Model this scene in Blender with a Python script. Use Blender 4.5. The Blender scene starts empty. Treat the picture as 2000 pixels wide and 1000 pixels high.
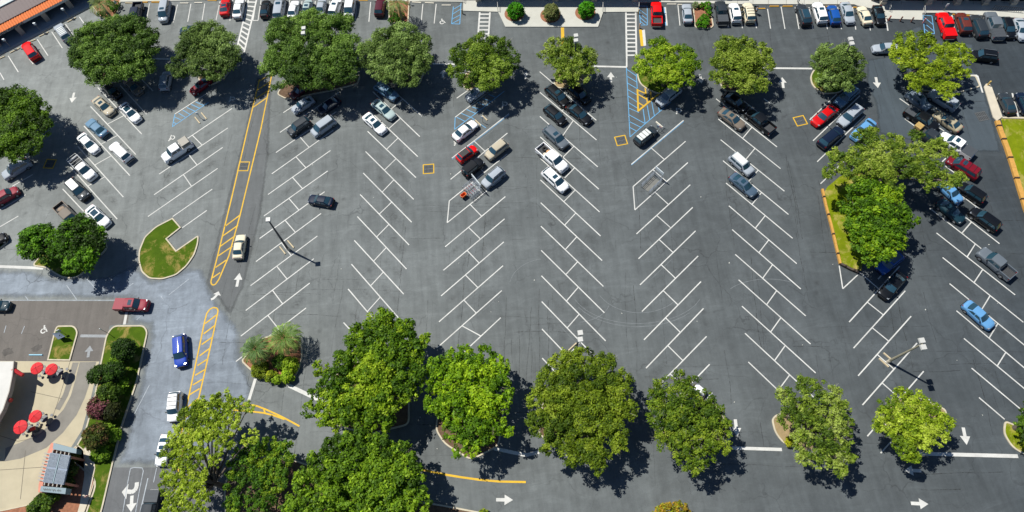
import bpy, math, random
import numpy as np
from mathutils import Vector, Matrix

# ------------------------------------------------------------------ camera, sky, sun, exposure
SC = bpy.context.scene
COL = SC.collection
FPX, PITCH, ROLL, HCAM = 1320.0, 0.4416129587325623, -0.1211583724789102, 88.43554806744778
COLYAW = -0.13881128622526515          # direction of the parking columns
cp, sp_ = math.cos(PITCH), math.sin(PITCH)
cr, sr = math.cos(ROLL), math.sin(ROLL)
FWD = np.array([0, sp_, -cp])
_up = np.array([0, cp, sp_]); _rt = np.array([1.0, 0, 0])
RT = cr * _rt + sr * _up
UP = -sr * _rt + cr * _up
cam_d = bpy.data.cameras.new('camera')
cam = bpy.data.objects.new('camera', cam_d); COL.objects.link(cam)
M = Matrix(((RT[0], UP[0], -FWD[0], 0), (RT[1], UP[1], -FWD[1], 0), (RT[2], UP[2], -FWD[2], HCAM), (0, 0, 0, 1)))
cam.matrix_world = M
cam_d.sensor_width = 36.0; cam_d.lens = FPX / 2000 * 36.0
cam_d.clip_start = 1.0; cam_d.clip_end = 3000.0
SC.camera = cam

SUN_AZ_SHADOW = math.radians(-38.5)      # direction in which shadows fall
SUN_EL = math.radians(58.5)
sun_d = bpy.data.lights.new('sun', 'SUN'); sun_d.energy = 5.0; sun_d.angle = math.radians(0.5)
sun_d.color = (1.0, 0.965, 0.885)
sun = bpy.data.objects.new('sun', sun_d); COL.objects.link(sun)
ldir = Vector((math.cos(SUN_AZ_SHADOW) * math.cos(SUN_EL), math.sin(SUN_AZ_SHADOW) * math.cos(SUN_EL), -math.sin(SUN_EL)))
sun.rotation_euler = ldir.to_track_quat('-Z', 'Y').to_euler()
sun.location = (0, 0, 120)
W = bpy.data.worlds.new('World'); SC.world = W; W.use_nodes = True
nt = W.node_tree; nt.nodes.clear()
sky = nt.nodes.new('ShaderNodeTexSky'); sky.sky_type = 'NISHITA'; sky.sun_disc = False
sky.sun_elevation = SUN_EL; sky.ozone_density = 6.0; sky.dust_density = 0.4
sky.sun_rotation = math.atan2(-ldir.x, -ldir.y)
bg = nt.nodes.new('ShaderNodeBackground'); bg.inputs['Strength'].default_value = 0.062
wo = nt.nodes.new('ShaderNodeOutputWorld')
nt.links.new(sky.outputs[0], bg.inputs[0]); nt.links.new(bg.outputs[0], wo.inputs[0])
SC.view_settings.view_transform = 'Standard'; SC.view_settings.look = 'None'
SC.view_settings.gamma = 1.0; SC.view_settings.use_curve_mapping = False
SC.view_settings.exposure = 0.3

random.seed(7); rng = np.random.default_rng(11)

# ------------------------------------------------------------------ helpers
def G(px, py, z=0.0):
    """survey point (2000 x 1000 plan photo grid) -> world position on the level z"""
    d = FWD + (px - 1000) / FPX * RT - (py - 500) / FPX * UP
    t = (z - HCAM) / d[2]
    return Vector((d[0] * t, d[1] * t, z))

def ppm(px, py):
    return 1.0 / (G(px + 1, py) - G(px, py)).length

def lin(c):
    if isinstance(c, str):
        c = [int(c[i:i + 2], 16) / 255 for i in (0, 2, 4)]
    return tuple(x / 12.92 if x <= 0.04045 else ((x + 0.055) / 1.055) ** 2.4 for x in c)

def tag(o, label=None, cat=None, group=None, kind=None):
    if label: o['label'] = label
    if cat: o['category'] = cat
    if group: o['group'] = group
    if kind: o['kind'] = kind
    return o

def empty(name, loc, rz=0.0):
    o = bpy.data.objects.new(name, None); COL.objects.link(o)
    o.location = loc; o.rotation_euler = (0, 0, rz); o.empty_display_size = 0.5
    return o

def link(name, mesh, parent=None):
    o = bpy.data.objects.new(name, mesh); COL.objects.link(o)
    if parent is not None: o.parent = parent
    return o

class MB:
    def __init__(s): s.v = []; s.f = []; s.m = []; s.mi = 0
    def add(s, vs, fs):
        o = len(s.v); s.v += [tuple(v) for v in vs]
        s.f += [tuple(o + i for i in f) for f in fs]; s.m += [s.mi] * len(fs)
        return s
    def box(s, x0, x1, y0, y1, z0, z1, rz=0.0, c=(0, 0)):
        vs = []
        for z in (z0, z1):
            for x, y in ((x0, y0), (x1, y0), (x1, y1), (x0, y1)):
                X = x * math.cos(rz) - y * math.sin(rz) + c[0]; Y = x * math.sin(rz) + y * math.cos(rz) + c[1]
                vs.append((X, Y, z))
        return s.add(vs, [(3, 2, 1, 0), (4, 5, 6, 7), (0, 1, 5, 4), (1, 2, 6, 5), (2, 3, 7, 6), (3, 0, 4, 7)])
    def tube(s, a, b, ra, rb=None, n=8, cap=True):
        rb = ra if rb is None else rb
        a = Vector(a); b = Vector(b); d = (b - a).normalized()
        u = d.orthogonal().normalized(); w = d.cross(u)
        vs = []
        for p, r in ((a, ra), (b, rb)):
            for i in range(n):
                t = 2 * math.pi * i / n
                vs.append(p + u * (math.cos(t) * r) + w * (math.sin(t) * r))
        fs = [(i, (i + 1) % n, n + (i + 1) % n, n + i) for i in range(n)]
        if cap: fs += [tuple(range(n - 1, -1, -1)), tuple(range(n, 2 * n))]
        return s.add(vs, fs)
    def prism(s, pts, z0, z1, bottom=True):
        n = len(pts)
        vs = [(p[0], p[1], z0) for p in pts] + [(p[0], p[1], z1) for p in pts]
        a = sum(pts[i][0] * pts[(i + 1) % n][1] - pts[(i + 1) % n][0] * pts[i][1] for i in range(n))
        fs = [(i, (i + 1) % n, n + (i + 1) % n, n + i) for i in range(n)]
        top = tuple(range(n, 2 * n)); bot = tuple(range(n - 1, -1, -1))
        fs = fs + [top] + ([bot] if bottom else [])
        if a < 0: fs = [tuple(reversed(f)) for f in fs]
        return s.add(vs, fs)
    def quad(s, a, b, c, d): return s.add([a, b, c, d], [(0, 1, 2, 3)])
    def mesh(s, name, mats, smooth=False):
        me = bpy.data.meshes.new(name); me.from_pydata(s.v, [], s.f)
        for m in (mats if isinstance(mats, (list, tuple)) else [mats]): me.materials.append(m)
        me.polygons.foreach_set('material_index', s.m)
        if smooth: me.polygons.foreach_set('use_smooth', [True] * len(s.f))
        me.update(); return me
    def build(s, name, mats, parent=None, smooth=False):
        return link(name, s.mesh(name, mats, smooth), parent)

def newmat(name):
    m = bpy.data.materials.new(name); m.use_nodes = True
    n = m.node_tree; b = n.nodes['Principled BSDF']
    return m, n, b

def mat(name, col, rough=0.6, metal=0.0, var=0.0, scale=4.0, bump=0.0, coat=0.0, spec=0.5):
    m, n, b = newmat(name); c = lin(col)
    b.inputs['Base Color'].default_value = (*c, 1); b.inputs['Roughness'].default_value = rough
    b.inputs['Metallic'].default_value = metal; b.inputs['Coat Weight'].default_value = coat
    b.inputs['Specular IOR Level'].default_value = spec
    tc = n.nodes.new('ShaderNodeTexCoord')
    if var or bump:
        nz = n.nodes.new('ShaderNodeTexNoise'); nz.inputs['Scale'].default_value = scale
        nz.inputs['Detail'].default_value = 6; nz.inputs['Roughness'].default_value = 0.65
        n.links.new(tc.outputs['Object'], nz.inputs['Vector'])
        if var:
            rp = n.nodes.new('ShaderNodeMapRange'); rp.inputs['From Min'].default_value = 0.3; rp.inputs['From Max'].default_value = 0.7
            rp.inputs['To Min'].default_value = 1 - var; rp.inputs['To Max'].default_value = 1 + var
            n.links.new(nz.outputs['Fac'], rp.inputs['Value'])
            mx = n.nodes.new('ShaderNodeVectorMath'); mx.operation = 'SCALE'
            mx.inputs[0].default_value = c; n.links.new(rp.outputs[0], mx.inputs['Scale'])
            n.links.new(mx.outputs[0], b.inputs['Base Color'])
        if bump:
            bp = n.nodes.new('ShaderNodeBump'); bp.inputs['Strength'].default_value = bump; bp.inputs['Distance'].default_value = 0.03
            n.links.new(nz.outputs['Fac'], bp.inputs['Height']); n.links.new(bp.outputs[0], b.inputs['Normal'])
    return m

class NG:
    """tiny node-graph helper for the ground materials"""
    def __init__(s, name):
        s.m, s.n, s.b = newmat(name); s.tc = s.n.nodes.new('ShaderNodeTexCoord').outputs['Object']
    def noise(s, scale, detail=5, rough=0.6, stretch=None, rot=0.0, dist=0.0):
        v = s.tc
        if stretch or rot:
            mp = s.n.nodes.new('ShaderNodeMapping'); mp.vector_type = 'TEXTURE' if False else 'POINT'
            mp.inputs['Rotation'].default_value = (0, 0, rot)
            if stretch: mp.inputs['Scale'].default_value = stretch
            s.n.links.new(v, mp.inputs['Vector']); v = mp.outputs[0]
        z = s.n.nodes.new('ShaderNodeTexNoise'); z.inputs['Scale'].default_value = scale
        z.inputs['Detail'].default_value = detail; z.inputs['Roughness'].default_value = rough
        z.inputs['Distortion'].default_value = dist
        s.n.links.new(v, z.inputs['Vector']); return z.outputs['Fac']
    def rng(s, v, a, b, c, d, clamp=True):
        r = s.n.nodes.new('ShaderNodeMapRange'); r.clamp = clamp
        for i, x in enumerate((a, b, c, d)): r.inputs[i + 1].default_value = x
        s.n.links.new(v, r.inputs[0]); return r.outputs[0]
    def math(s, op, a, b=None):
        r = s.n.nodes.new('ShaderNodeMath'); r.operation = op
        for i, x in enumerate((a, b)):
            if x is None: continue
            if isinstance(x, (int, float)): r.inputs[i].default_value = x
            else: s.n.links.new(x, r.inputs[i])
        return r.outputs[0]
    def mix(s, f, a, b):
        r = s.n.nodes.new('ShaderNodeMix'); r.data_type = 'RGBA'
        ins = [i for i in r.inputs if i.type == 'RGBA']; fi = r.inputs[0]
        if isinstance(f, (int, float)): fi.default_value = f
        else: s.n.links.new(f, fi)
        for i, x in zip(ins, (a, b)):
            if isinstance(x, tuple): i.default_value = (*x, 1)
            else: s.n.links.new(x, i)
        return [o for o in r.outputs if o.type == 'RGBA'][0]
    def scale(s, col, f):
        r = s.n.nodes.new('ShaderNodeVectorMath'); r.operation = 'SCALE'
        if isinstance(col, tuple): r.inputs[0].default_value = col
        else: s.n.links.new(col, r.inputs[0])
        s.n.links.new(f, r.inputs['Scale']); return r.outputs[0]
    def vor(s, scale, feature='F1', rand=1.0, warp=0.0):
        v = s.tc
        if warp:
            nz = s.n.nodes.new('ShaderNodeTexNoise'); nz.inputs['Scale'].default_value = 0.5; nz.inputs['Detail'].default_value = 4
            s.n.links.new(s.tc, nz.inputs['Vector'])
            ml = s.n.nodes.new('ShaderNodeVectorMath'); ml.operation = 'SCALE'; ml.inputs['Scale'].default_value = warp
            s.n.links.new(nz.outputs['Color'], ml.inputs[0])
            ad = s.n.nodes.new('ShaderNodeVectorMath'); ad.operation = 'ADD'
            s.n.links.new(s.tc, ad.inputs[0]); s.n.links.new(ml.outputs[0], ad.inputs[1]); v = ad.outputs[0]
        z = s.n.nodes.new('ShaderNodeTexVoronoi'); z.feature = feature; z.inputs['Scale'].default_value = scale
        z.inputs['Randomness'].default_value = rand
        s.n.links.new(v, z.inputs['Vector']); return z
    def done(s, col, rough=0.85, bumpsrc=None, bstr=0.3, spec=0.3):
        s.n.links.new(col, s.b.inputs['Base Color'])
        s.b.inputs['Roughness'].default_value = rough; s.b.inputs['Specular IOR Level'].default_value = spec
        if bumpsrc is not None:
            bp = s.n.nodes.new('ShaderNodeBump'); bp.inputs['Strength'].default_value = bstr; bp.inputs['Distance'].default_value = 0.02
            s.n.links.new(bumpsrc, bp.inputs['Height']); s.n.links.new(bp.outputs[0], s.b.inputs['Normal'])
        return s.m

def asphalt(name, base, grad=None, crack=0.35, streak=0.12, blot=0.17, stain=0.5):
    """weathered asphalt; grad = [(x metres, rgb), ...]: old grey surface in the west, newer sealcoat in the east"""
    g = NG(name)
    if grad:
        sx = g.n.nodes.new('ShaderNodeSeparateXYZ'); g.n.links.new(g.tc, sx.inputs[0])
        wob = g.rng(g.noise(0.05, 4), 0.3, 0.7, -9, 9, False)
        x = g.math('ADD', sx.outputs[0], wob)
        rp = g.n.nodes.new('ShaderNodeValToRGB'); rp.color_ramp.interpolation = 'LINEAR'
        x0, x1 = grad[0][0], grad[-1][0]
        f = g.rng(x, x0, x1, 0, 1)
        g.n.links.new(f, rp.inputs[0])
        els = rp.color_ramp.elements
        for i, (xx, c) in enumerate(grad):
            e = els[0] if i == 0 else (els[1] if i == len(grad) - 1 else els.new((xx - x0) / (x1 - x0)))
            e.position = (xx - x0) / (x1 - x0); e.color = (*lin(c), 1)
        col = rp.outputs[0]
    else:
        col = g.mix(0.0, lin(base), lin(base))
    col = g.scale(col, g.rng(g.noise(0.09, 6, 0.6), 0.3, 0.7, 1 - blot, 1 + blot))
    col = g.scale(col, g.rng(g.noise(0.7, 6, 0.7), 0.3, 0.7, 1 - blot * 0.7, 1 + blot * 0.7))
    col = g.scale(col, g.rng(g.noise(0.35, 5, 0.6, stretch=(3.2, 0.28, 1), rot=-COLYAW), 0.3, 0.7, 1 - streak, 1 + streak))
    col = g.scale(col, g.rng(g.noise(5.0, 4, 0.8), 0.25, 0.75, 0.92, 1.08))
    col = g.scale(col, g.rng(g.noise(0.22, 7, 0.75, stretch=(0.5, 2.4, 1), rot=-COLYAW, dist=1.0), 0.5, 0.68, 1.0, 1.0 + blot * 1.1))
    pv = g.vor(0.045, 'F1', 0.9); sc = g.n.nodes.new('ShaderNodeSeparateColor'); g.n.links.new(pv.outputs['Color'], sc.inputs[0])
    col = g.scale(col, g.rng(sc.outputs[0], 0.0, 1.0, 0.96, 1.04))
    col = g.scale(col, g.rng(g.noise(40.0, 3, 0.8), 0.2, 0.8, 0.93, 1.07))
    # hairline cracks
    v = g.vor(0.16, 'DISTANCE_TO_EDGE', 1.0, warp=2.2)
    ck = g.rng(v.outputs['Distance'], 0.002, 0.013, 1.0, 0.0)
    ck = g.math('MULTIPLY', ck, g.rng(g.noise(0.12, 4), 0.45, 0.62, 0.0, crack))
    col = g.mix(ck, col, (0.012, 0.012, 0.013))
    # oil drips
    v2 = g.vor(0.33, 'F1')
    st = g.rng(v2.outputs['Distance'], 0.02, 0.17, 1.0, 0.0)
    st = g.math('MULTIPLY', st, g.rng(g.noise(0.23, 3), 0.5, 0.62, 0.0, stain))
    col = g.mix(st, col, (0.02, 0.02, 0.02))
    return g.done(col, 0.88, g.noise(25, 5, 0.8), 0.25, 0.25)

def grassmat(name, a, b, dry, dryamt=0.5):
    g = NG(name)
    col = g.mix(g.rng(g.noise(0.5, 6, 0.7), 0.35, 0.65, 0, 1), lin(a), lin(b))
    col = g.mix(g.math('MULTIPLY', g.rng(g.noise(0.33, 7, 0.75, dist=0.6), 0.50, 0.62, 0, 1), dryamt), col, lin(dry))
    col = g.scale(col, g.rng(g.noise(9, 6, 0.85), 0.25, 0.75, 0.72, 1.25))
    return g.done(col, 0.95, g.noise(14, 6, 0.8), 0.6, 0.15)

def paintmat(name, col, wear=0.35, under=(0.07, 0.07, 0.072), dirt=0.22):
    g = NG(name)
    w = g.rng(g.noise(6.0, 8, 0.8), 0.60 - wear * 0.25, 0.72, 0, 1)
    c = g.scale(g.mix(0.0, lin(col), lin(col)), g.rng(g.noise(0.8, 4), 0.3, 0.7, 1 - dirt, 1.0))
    c = g.mix(g.math('MULTIPLY', w, wear), c, under)
    c = g.mix(g.rng(g.noise(0.11, 5, 0.7), 0.45, 0.75, 0.0, 0.22), c, under)
    c = g.mix(g.rng(g.noise(2.2, 6, 0.8), 0.6, 0.7, 0.0, 0.35), c, under)
    return g.done(c, 0.7, None)

M_ASPH = asphalt('lot_asphalt', None, grad=[(-80, '757978'), (-45, '6d7171'), (-25, '5e6467'), (-8, '51595e'), (10, '404a51'), (28, '323a42'), (45, '2c343b'), (90, '2a3239')])
M_ROAD = asphalt('blue_grey_asphalt', '737b84', blot=0.26, crack=0.5, stain=0.1)
M_OLD = asphalt('brown_grey_asphalt', '64605c', blot=0.08, crack=0.2, stain=0.3)
M_ENTR = asphalt('entrance_asphalt', '5e6062', blot=0.08, crack=0.2, stain=0.1)
M_NEW = asphalt('newer_asphalt', '414a51', blot=0.06, crack=0.1, stain=0.2)
M_AISLE = asphalt('darker_lane_asphalt', '5e6162', blot=0.08, crack=0.3, stain=0.2)
M_CONC = mat('concrete', 'b9b1a0', 0.85, var=0.10, scale=0.8, bump=0.1)
M_CONCW = mat('pale_concrete', 'b0b0a8', 0.85, var=0.06, scale=0.7, bump=0.1)
M_CONCD = mat('drive_through_concrete', 'a89f87', 0.85, var=0.10, scale=0.35, bump=0.1)
M_WORN = mat('tyre_darkened_concrete', '77746d', 0.85, var=0.16, scale=0.5, bump=0.1)
M_KERB = mat('kerb_concrete', 'b5ac97', 0.85, var=0.14, scale=1.2)
M_WALK = mat('sidewalk_concrete', '8d97a0', 0.8, var=0.10, scale=0.6)
M_WHITE = paintmat('white_road_paint', 'cacac6', 0.3)
M_FADED = paintmat('faded_white_paint', '9fa3a6', 0.9, under=(0.14, 0.15, 0.16))
M_YEL = paintmat('yellow_road_paint', 'd6ac2a', 0.35)
M_BLUE = paintmat('blue_road_paint', '63a3cf', 0.35)
M_MULCH = mat('mulch', '8a5c44', 0.95, var=0.3, scale=3.0, bump=0.5)
M_LITTER = mat('leaf_litter', '5e4a38', 0.95, var=0.35, scale=3.0, bump=0.5)
M_DRYSOIL = mat('dry_soil', '8d7a58', 0.95, var=0.2, scale=2.0, bump=0.4)
M_GRASS = grassmat('lawn_grass', '38500a', '485e10', '8a7a44', 0.95)
M_GRASSR = grassmat('bright_lawn_grass', '5e6c06', '727e0c', '9c8e50', 0.95)
# ------------------------------------------------------------------ the ground and its sheets
def sheet(name, px, z, m, label=None, kind='structure'):
    pts = [G(*p) for p in px]
    a = sum(pts[i].x * pts[(i + 1) % len(pts)].y - pts[(i + 1) % len(pts)].x * pts[i].y for i in range(len(pts)))
    if a < 0: pts = pts[::-1]
    mb = MB(); mb.add([(p.x, p.y, z) for p in pts], [tuple(range(len(pts)))])
    o = mb.build(name, m); tag(o, label, None, None, kind); return o

g = MB(); S_ = 700
g.add([(-S_, -S_, 0), (S_, -S_, 0), (S_, S_, 0), (-S_, S_, 0)], [(0, 1, 2, 3)])
tag(g.build('ground', M_ASPH), 'grey asphalt of the car park', kind='structure')

SOFT = []
SOFT.append(('road', [(-150, 524), (60, 525), (110, 540), (215, 536), (262, 512), (300, 545), (372, 520), (398, 522), (412, 557), (428, 590), (470, 640), (472, 700), (492, 735), (497, 765), (480, 800),
               (440, 850), (400, 905), (330, 912), (225, 912), (240, 860), (262, 780), (290, 660), (288, 640), (250, 632), (255, 588), (120, 585), (-150, 586)], 0.004, M_ROAD, 'blue grey asphalt road of the entrance'))
sheet('old_road', [(-150, 587), (254, 588.5), (250, 631), (214, 636), (200, 700), (195, 706), (-150, 704)], 0.0045, M_OLD, 'brown grey asphalt beside the drive in')
sheet('entrance_road', [(222, 913), (332, 913), (440, 880), (445, 940), (447, 1100), (160, 1100), (202, 996)], 0.0056, M_ENTR, 'smooth grey asphalt entrance lane')
SOFT.append(('main_lane', [(500, 150), (533, 148), (527, 300), (511, 423), (478, 560), (450, 620), (428, 590), (400, 555), (420, 470), (470, 280)], 0.0062, M_AISLE, 'darker asphalt of the main lane'))
SOFT.append(('repaired_asphalt', [(1735, 108), (1760, 62), (1800, 46), (1812, 72), (1905, 84), (1900, 130), (1922, 165), (1943, 240), (1958, 300), (1870, 296), (1715, 262), (1708, 200), (1690, 165), (1692, 115)], 0.004, M_NEW, 'blue grey repaired asphalt in the north east'))

# drive through concrete
sheet('drive_through_apron', [(-150, 704.5), (194, 706), (178, 775), (160, 840), (135, 880), (100, 960), (60, 985), (0, 998), (-150, 1010)], 0.006, M_CONCD, 'cream concrete patio and drive through')
def band(px_c, w, z, m, name, label):
    mb = MB(); P = [G(*p) for p in px_c]
    L_, R_ = [], []
    for i, p in enumerate(P):
        d = (P[min(i + 1, len(P) - 1)] - P[max(i - 1, 0)]).normalized(); nn = Vector((-d.y, d.x, 0))
        L_.append(p + nn * w[i]); R_.append(p - nn * w[i])
    for i in range(len(P) - 1):
        mb.add([(q.x, q.y, z) for q in (R_[i], R_[i + 1], L_[i + 1], L_[i])], [(0, 1, 2, 3)])
    return tag(mb.build(name, m), label, kind='structure')
band([(172, 707), (163, 740), (152, 775), (137, 805), (112, 835), (85, 860), (40, 880), (10, 888)], [1.2, 1.1, 1.05, 1.1, 1.2, 1.2, 1.1, .9], 0.010, M_WORN, 'tyre_worn_lane', 'dark tyre worn curve on the drive through')
band([(148, 708), (137, 745), (128, 772), (112, 800)], [.45, .4, .4, .4], 0.0105, M_WORN, 'tyre_worn_track', 'thin dark tyre track on the patio edge')

# right hand lawn
sheet('lawn', [(1954, 232), (2060, 236), (2200, 420), (2120, 560), (2030, 430), (2006, 402), (1998, 378), (1985, 335), (1973, 300)], 0.06, M_GRASSR, 'bright green lawn with dry patches at the right')
sheet('lawn_strip', [(1609, 376), (1616, 365), (1640, 345), (1690, 325), (1715, 345), (1700, 440), (1682, 528), (1675, 529), (1644, 514)], 0.06, M_GRASSR, 'narrow lawn under the large oak')

# ------------------------------------------------------------------ kerbed islands
def offset_poly(P, d):
    n = len(P); a = sum(P[i].x * P[(i + 1) % n].y - P[(i + 1) % n].x * P[i].y for i in range(n))
    if a < 0: P = P[::-1]
    out = []
    for i in range(n):
        a_, b_, c_ = P[i - 1], P[i], P[(i + 1) % n]
        e1 = (b_ - a_).normalized(); e2 = (c_ - b_).normalized()
        n1 = Vector((-e1.y, e1.x, 0)); n2 = Vector((-e2.y, e2.x, 0))
        bi = (n1 + n2); k = max(bi.length, 0.4); bi = bi / k
        out.append(b_ + bi * (d * min(2.0, 1 / max(0.5, bi.dot(n1)))))
    return P, out

def fading(m):
    """the same asphalt, thinning out towards its worn edge"""
    e = m.copy(); n = e.node_tree; b = n.nodes['Principled BSDF']; out = n.nodes['Material Output']
    at_ = n.nodes.new('ShaderNodeAttribute'); at_.attribute_name = 'Col'
    nz = n.nodes.new('ShaderNodeTexNoise'); nz.inputs['Scale'].default_value = .9; nz.inputs['Detail'].default_value = 7; nz.inputs['Roughness'].default_value = .7
    tc = n.nodes.new('ShaderNodeTexCoord'); n.links.new(tc.outputs['Object'], nz.inputs['Vector'])
    ad = n.nodes.new('ShaderNodeMath'); ad.operation = 'ADD'; n.links.new(at_.outputs['Fac'], ad.inputs[0]); n.links.new(nz.outputs['Fac'], ad.inputs[1])
    mr = n.nodes.new('ShaderNodeMapRange'); mr.inputs[1].default_value = .62; mr.inputs[2].default_value = 1.2; n.links.new(ad.outputs[0], mr.inputs[0])
    tr = n.nodes.new('ShaderNodeBsdfTransparent'); mx = n.nodes.new('ShaderNodeMixShader')
    n.links.new(mr.outputs[0], mx.inputs[0]); n.links.new(tr.outputs[0], mx.inputs[1]); n.links.new(b.outputs[0], mx.inputs[2]); n.links.new(mx.outputs[0], out.inputs[0])
    return e
for nm_, px_, z_, m_, lb_ in SOFT:
    P = [G(*p) for p in px_]; dd = {'main_lane': .9, 'road': 1.6}.get(nm_, .8); O, I = offset_poly(P, dd); n = len(O)
    mb = MB(); mb.add([(p.x, p.y, z_) for p in I], [tuple(range(n))]); mb.mi = 1
    vs = [(p.x, p.y, z_) for p in I] + [(p.x, p.y, z_) for p in O]
    mb.add(vs, [(n + i, n + (i + 1) % n, (i + 1) % n, i) for i in range(n)])
    o = mb.build(nm_, [m_, fading(m_)]); tag(o, lb_, kind='structure')
    ca = o.data.color_attributes.new('Col', 'FLOAT_COLOR', 'POINT')
    ca.data.foreach_set('color', [x for a_ in [1] * n + [1] * n + [0] * n for x in (a_, a_, a_, 1)])

def rounded(px, r=1.0, skip=()):
    """round the corners of a polygon given in survey points"""
    P = [G(*p) for p in px]; out = []; n = len(P)
    for i in range(n):
        a_, b_, c_ = P[i - 1], P[i], P[(i + 1) % n]
        if i in skip: out.append(b_); continue
        la, lc = (a_ - b_).length, (c_ - b_).length
        rr = min(r, la * 0.45, lc * 0.45)
        p0 = b_ + (a_ - b_).normalized() * rr; p2 = b_ + (c_ - b_).normalized() * rr
        for t in (0, .25, .5, .75, 1): out.append(p0 * (1 - t) ** 2 + b_ * (2 * t * (1 - t)) + p2 * t * t)
    return out

def island(px, fill, label, r=1.0, kerb=0.2, skip=(), fname='grass', km=None):
    P = rounded(px, r, skip)
    O, I = offset_poly(P, kerb); n = len(O)
    mb = MB()
    for i in range(n):
        j = (i + 1) % n
        mb.add([(O[i].x, O[i].y, 0), (O[j].x, O[j].y, 0), (O[j].x, O[j].y, .15), (O[i].x, O[i].y, .15)], [(0, 1, 2, 3)])
        mb.add([(O[i].x, O[i].y, .15), (O[j].x, O[j].y, .15), (I[j].x, I[j].y, .15), (I[i].x, I[i].y, .15)], [(0, 1, 2, 3)])
        mb.add([(I[i].x, I[i].y, .15), (I[j].x, I[j].y, .15), (I[j].x, I[j].y, .05), (I[i].x, I[i].y, .05)], [(0, 1, 2, 3)])
    tag(mb.build('kerb', km or M_KERB), 'kerb round ' + label, kind='structure')
    f = MB(); f.add([(p.x, p.y, .115) for p in I], [tuple(range(n))])
    tag(f.build(fname, fill), label, kind='structure')

island([(338, 426), (354.5, 445), (327, 467), (345, 489.5), (389, 459), (388, 476), (381, 498), (366, 520), (345, 538), (317, 546.5), (292, 545), (277, 532), (271, 510), (272, 490), (283, 463), (305, 443)], M_GRASS, 'the curved grass island with a square notch', .5, skip=(0, 1, 2, 3))
island([(62, 520), (100, 475), (150, 440), (205, 470), (212, 484), (190, 508), (160, 538), (143, 545), (122, 543), (104, 533), (93, 524)], M_GRASS, 'grass island under the two round trees', .8)
island([(-30, 500), (-30, 478), (8, 466), (17, 468), (14, 476), (0, 487)], M_GRASS, 'small grass tip at the left edge', .5)
island([(112, 636.5), (146, 636), (154, 648), (138, 705), (93, 704.5), (107, 648)], M_GRASS, 'small grass island with a sign', 1.0, skip=(3, 4))
island([(222, 636), (282, 635.5), (290, 648), (283, 680), (268, 750), (240, 830), (222, 905), (200, 1000), (180, 1060), (150, 1060), (172, 990), (190, 940), (140, 900), (150, 870), (166, 845), (184, 780), (196, 715), (208, 655)], M_GRASS, 'long grass verge with shrubs beside the road', 1.2)
island([(470, 705), (485, 690), (500, 665), (560, 645), (590, 670), (592, 700), (582, 730), (562, 748), (540, 745), (505, 738), (488, 722)], M_MULCH, 'palm island bed', .8, fname='mulch_bed')
island([(-150, 1001), (0, 998), (60, 985), (100, 960), (140, 880), (152, 868), (168, 880), (168, 905), (188, 935), (172, 985), (150, 1040), (-150, 1080)], M_MULCH, 'mulch bed round the menu canopy', .8, kerb=.12, fname='mulch_bed')
# islands under the trees
island([(1243, 132), (1258, 126), (1300, 140), (1318, 160), (1290, 186), (1268, 178), (1250, 166), (1244, 150)], M_GRASS, 'island under the bright oak by the blue hatching', .8)
island([(1581, 150), (1590, 134), (1640, 120), (1672, 150), (1640, 183), (1605, 185), (1585, 168)], M_GRASS, 'island under the dusty oak', .8)
island([(1506.5, 820), (1512, 812), (1560, 790), (1640, 810), (1660, 850), (1600, 885), (1557, 879), (1530, 868), (1512, 845)], M_DRYSOIL, 'dry bed under the pale lichened oak', .8, fname='mulch_bed')
island([(1722, 812), (1740, 780), (1790, 775), (1850, 800), (1840, 850), (1790, 888), (1757, 880), (1735, 855)], M_DRYSOIL, 'dry bed under the round oak', .8, fname='mulch_bed')
island([(1961, 821), (1980, 829), (2012, 842), (2090, 870), (2070, 905), (2000, 889), (1976, 875), (1958, 847)], M_GRASSR, 'grass island at the right edge', .7)
island([(385, 152), (420, 128), (450, 128), (447, 145), (430, 160), (400, 172)], M_LITTER, 'mulch island under the left oaks', .7, fname='mulch_bed')
island([(190, 155), (215, 120), (280, 115), (300, 128), (280, 148), (215, 165)], M_LITTER, 'mulch island under the north west oak', .7, fname='mulch_bed')
island([(540, 185), (570, 140), (680, 150), (705, 145), (700, 165), (640, 180), (560, 195)], M_LITTER, 'mulch island under the biggest oak', .7, fname='mulch_bed')
island([(730, 150), (760, 130), (830, 140), (820, 165), (760, 165)], M_LITTER, 'mulch island under the fourth oak', .7, fname='mulch_bed')
island([(900, 160), (912, 140), (985, 140), (990, 150), (955, 172), (910, 178)], M_DRYSOIL, 'dry island under the centre oak', .7, fname='mulch_bed')
island([(1080, 160), (1088, 140), (1130, 135), (1160, 150), (1140, 165), (1105, 175), (1085, 172)], M_DRYSOIL, 'dry island under the oak by the lamp', .7, fname='mulch_bed')
island([(1405, 165), (1415, 145), (1470, 140), (1500, 155), (1500, 170), (1450, 180), (1415, 180)], M_LITTER, 'mulch island under the eighth oak', .7, fname='mulch_bed')
island([(1770, 160), (1790, 150), (1905, 148), (1915, 170), (1860, 185), (1800, 178)], M_NEW, 'paved island under the yellow green oak', .5, fname='island_paving')
island([(640, 800), (660, 720), (740, 690), (800, 740), (800, 830), (720, 850), (655, 832)], M_LITTER, 'mulch island under the great maple', .8, fname='mulch_bed')
island([(850, 840), (860, 760), (960, 740), (985, 800), (975, 872), (920, 900), (868, 868)], M_LITTER, 'mulch island under the bright maple', .8, fname='mulch_bed')
island([(1050, 850), (1060, 780), (1160, 740), (1215, 790), (1200, 850), (1120, 885)], M_LITTER, 'mulch island under the broad olive oak', .8, fname='mulch_bed')
island([(1290, 850), (1310, 780), (1400, 790), (1435, 850), (1400, 878), (1330, 880)], M_LITTER, 'mulch island under the twiggy oak', .8, fname='mulch_bed')
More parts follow.
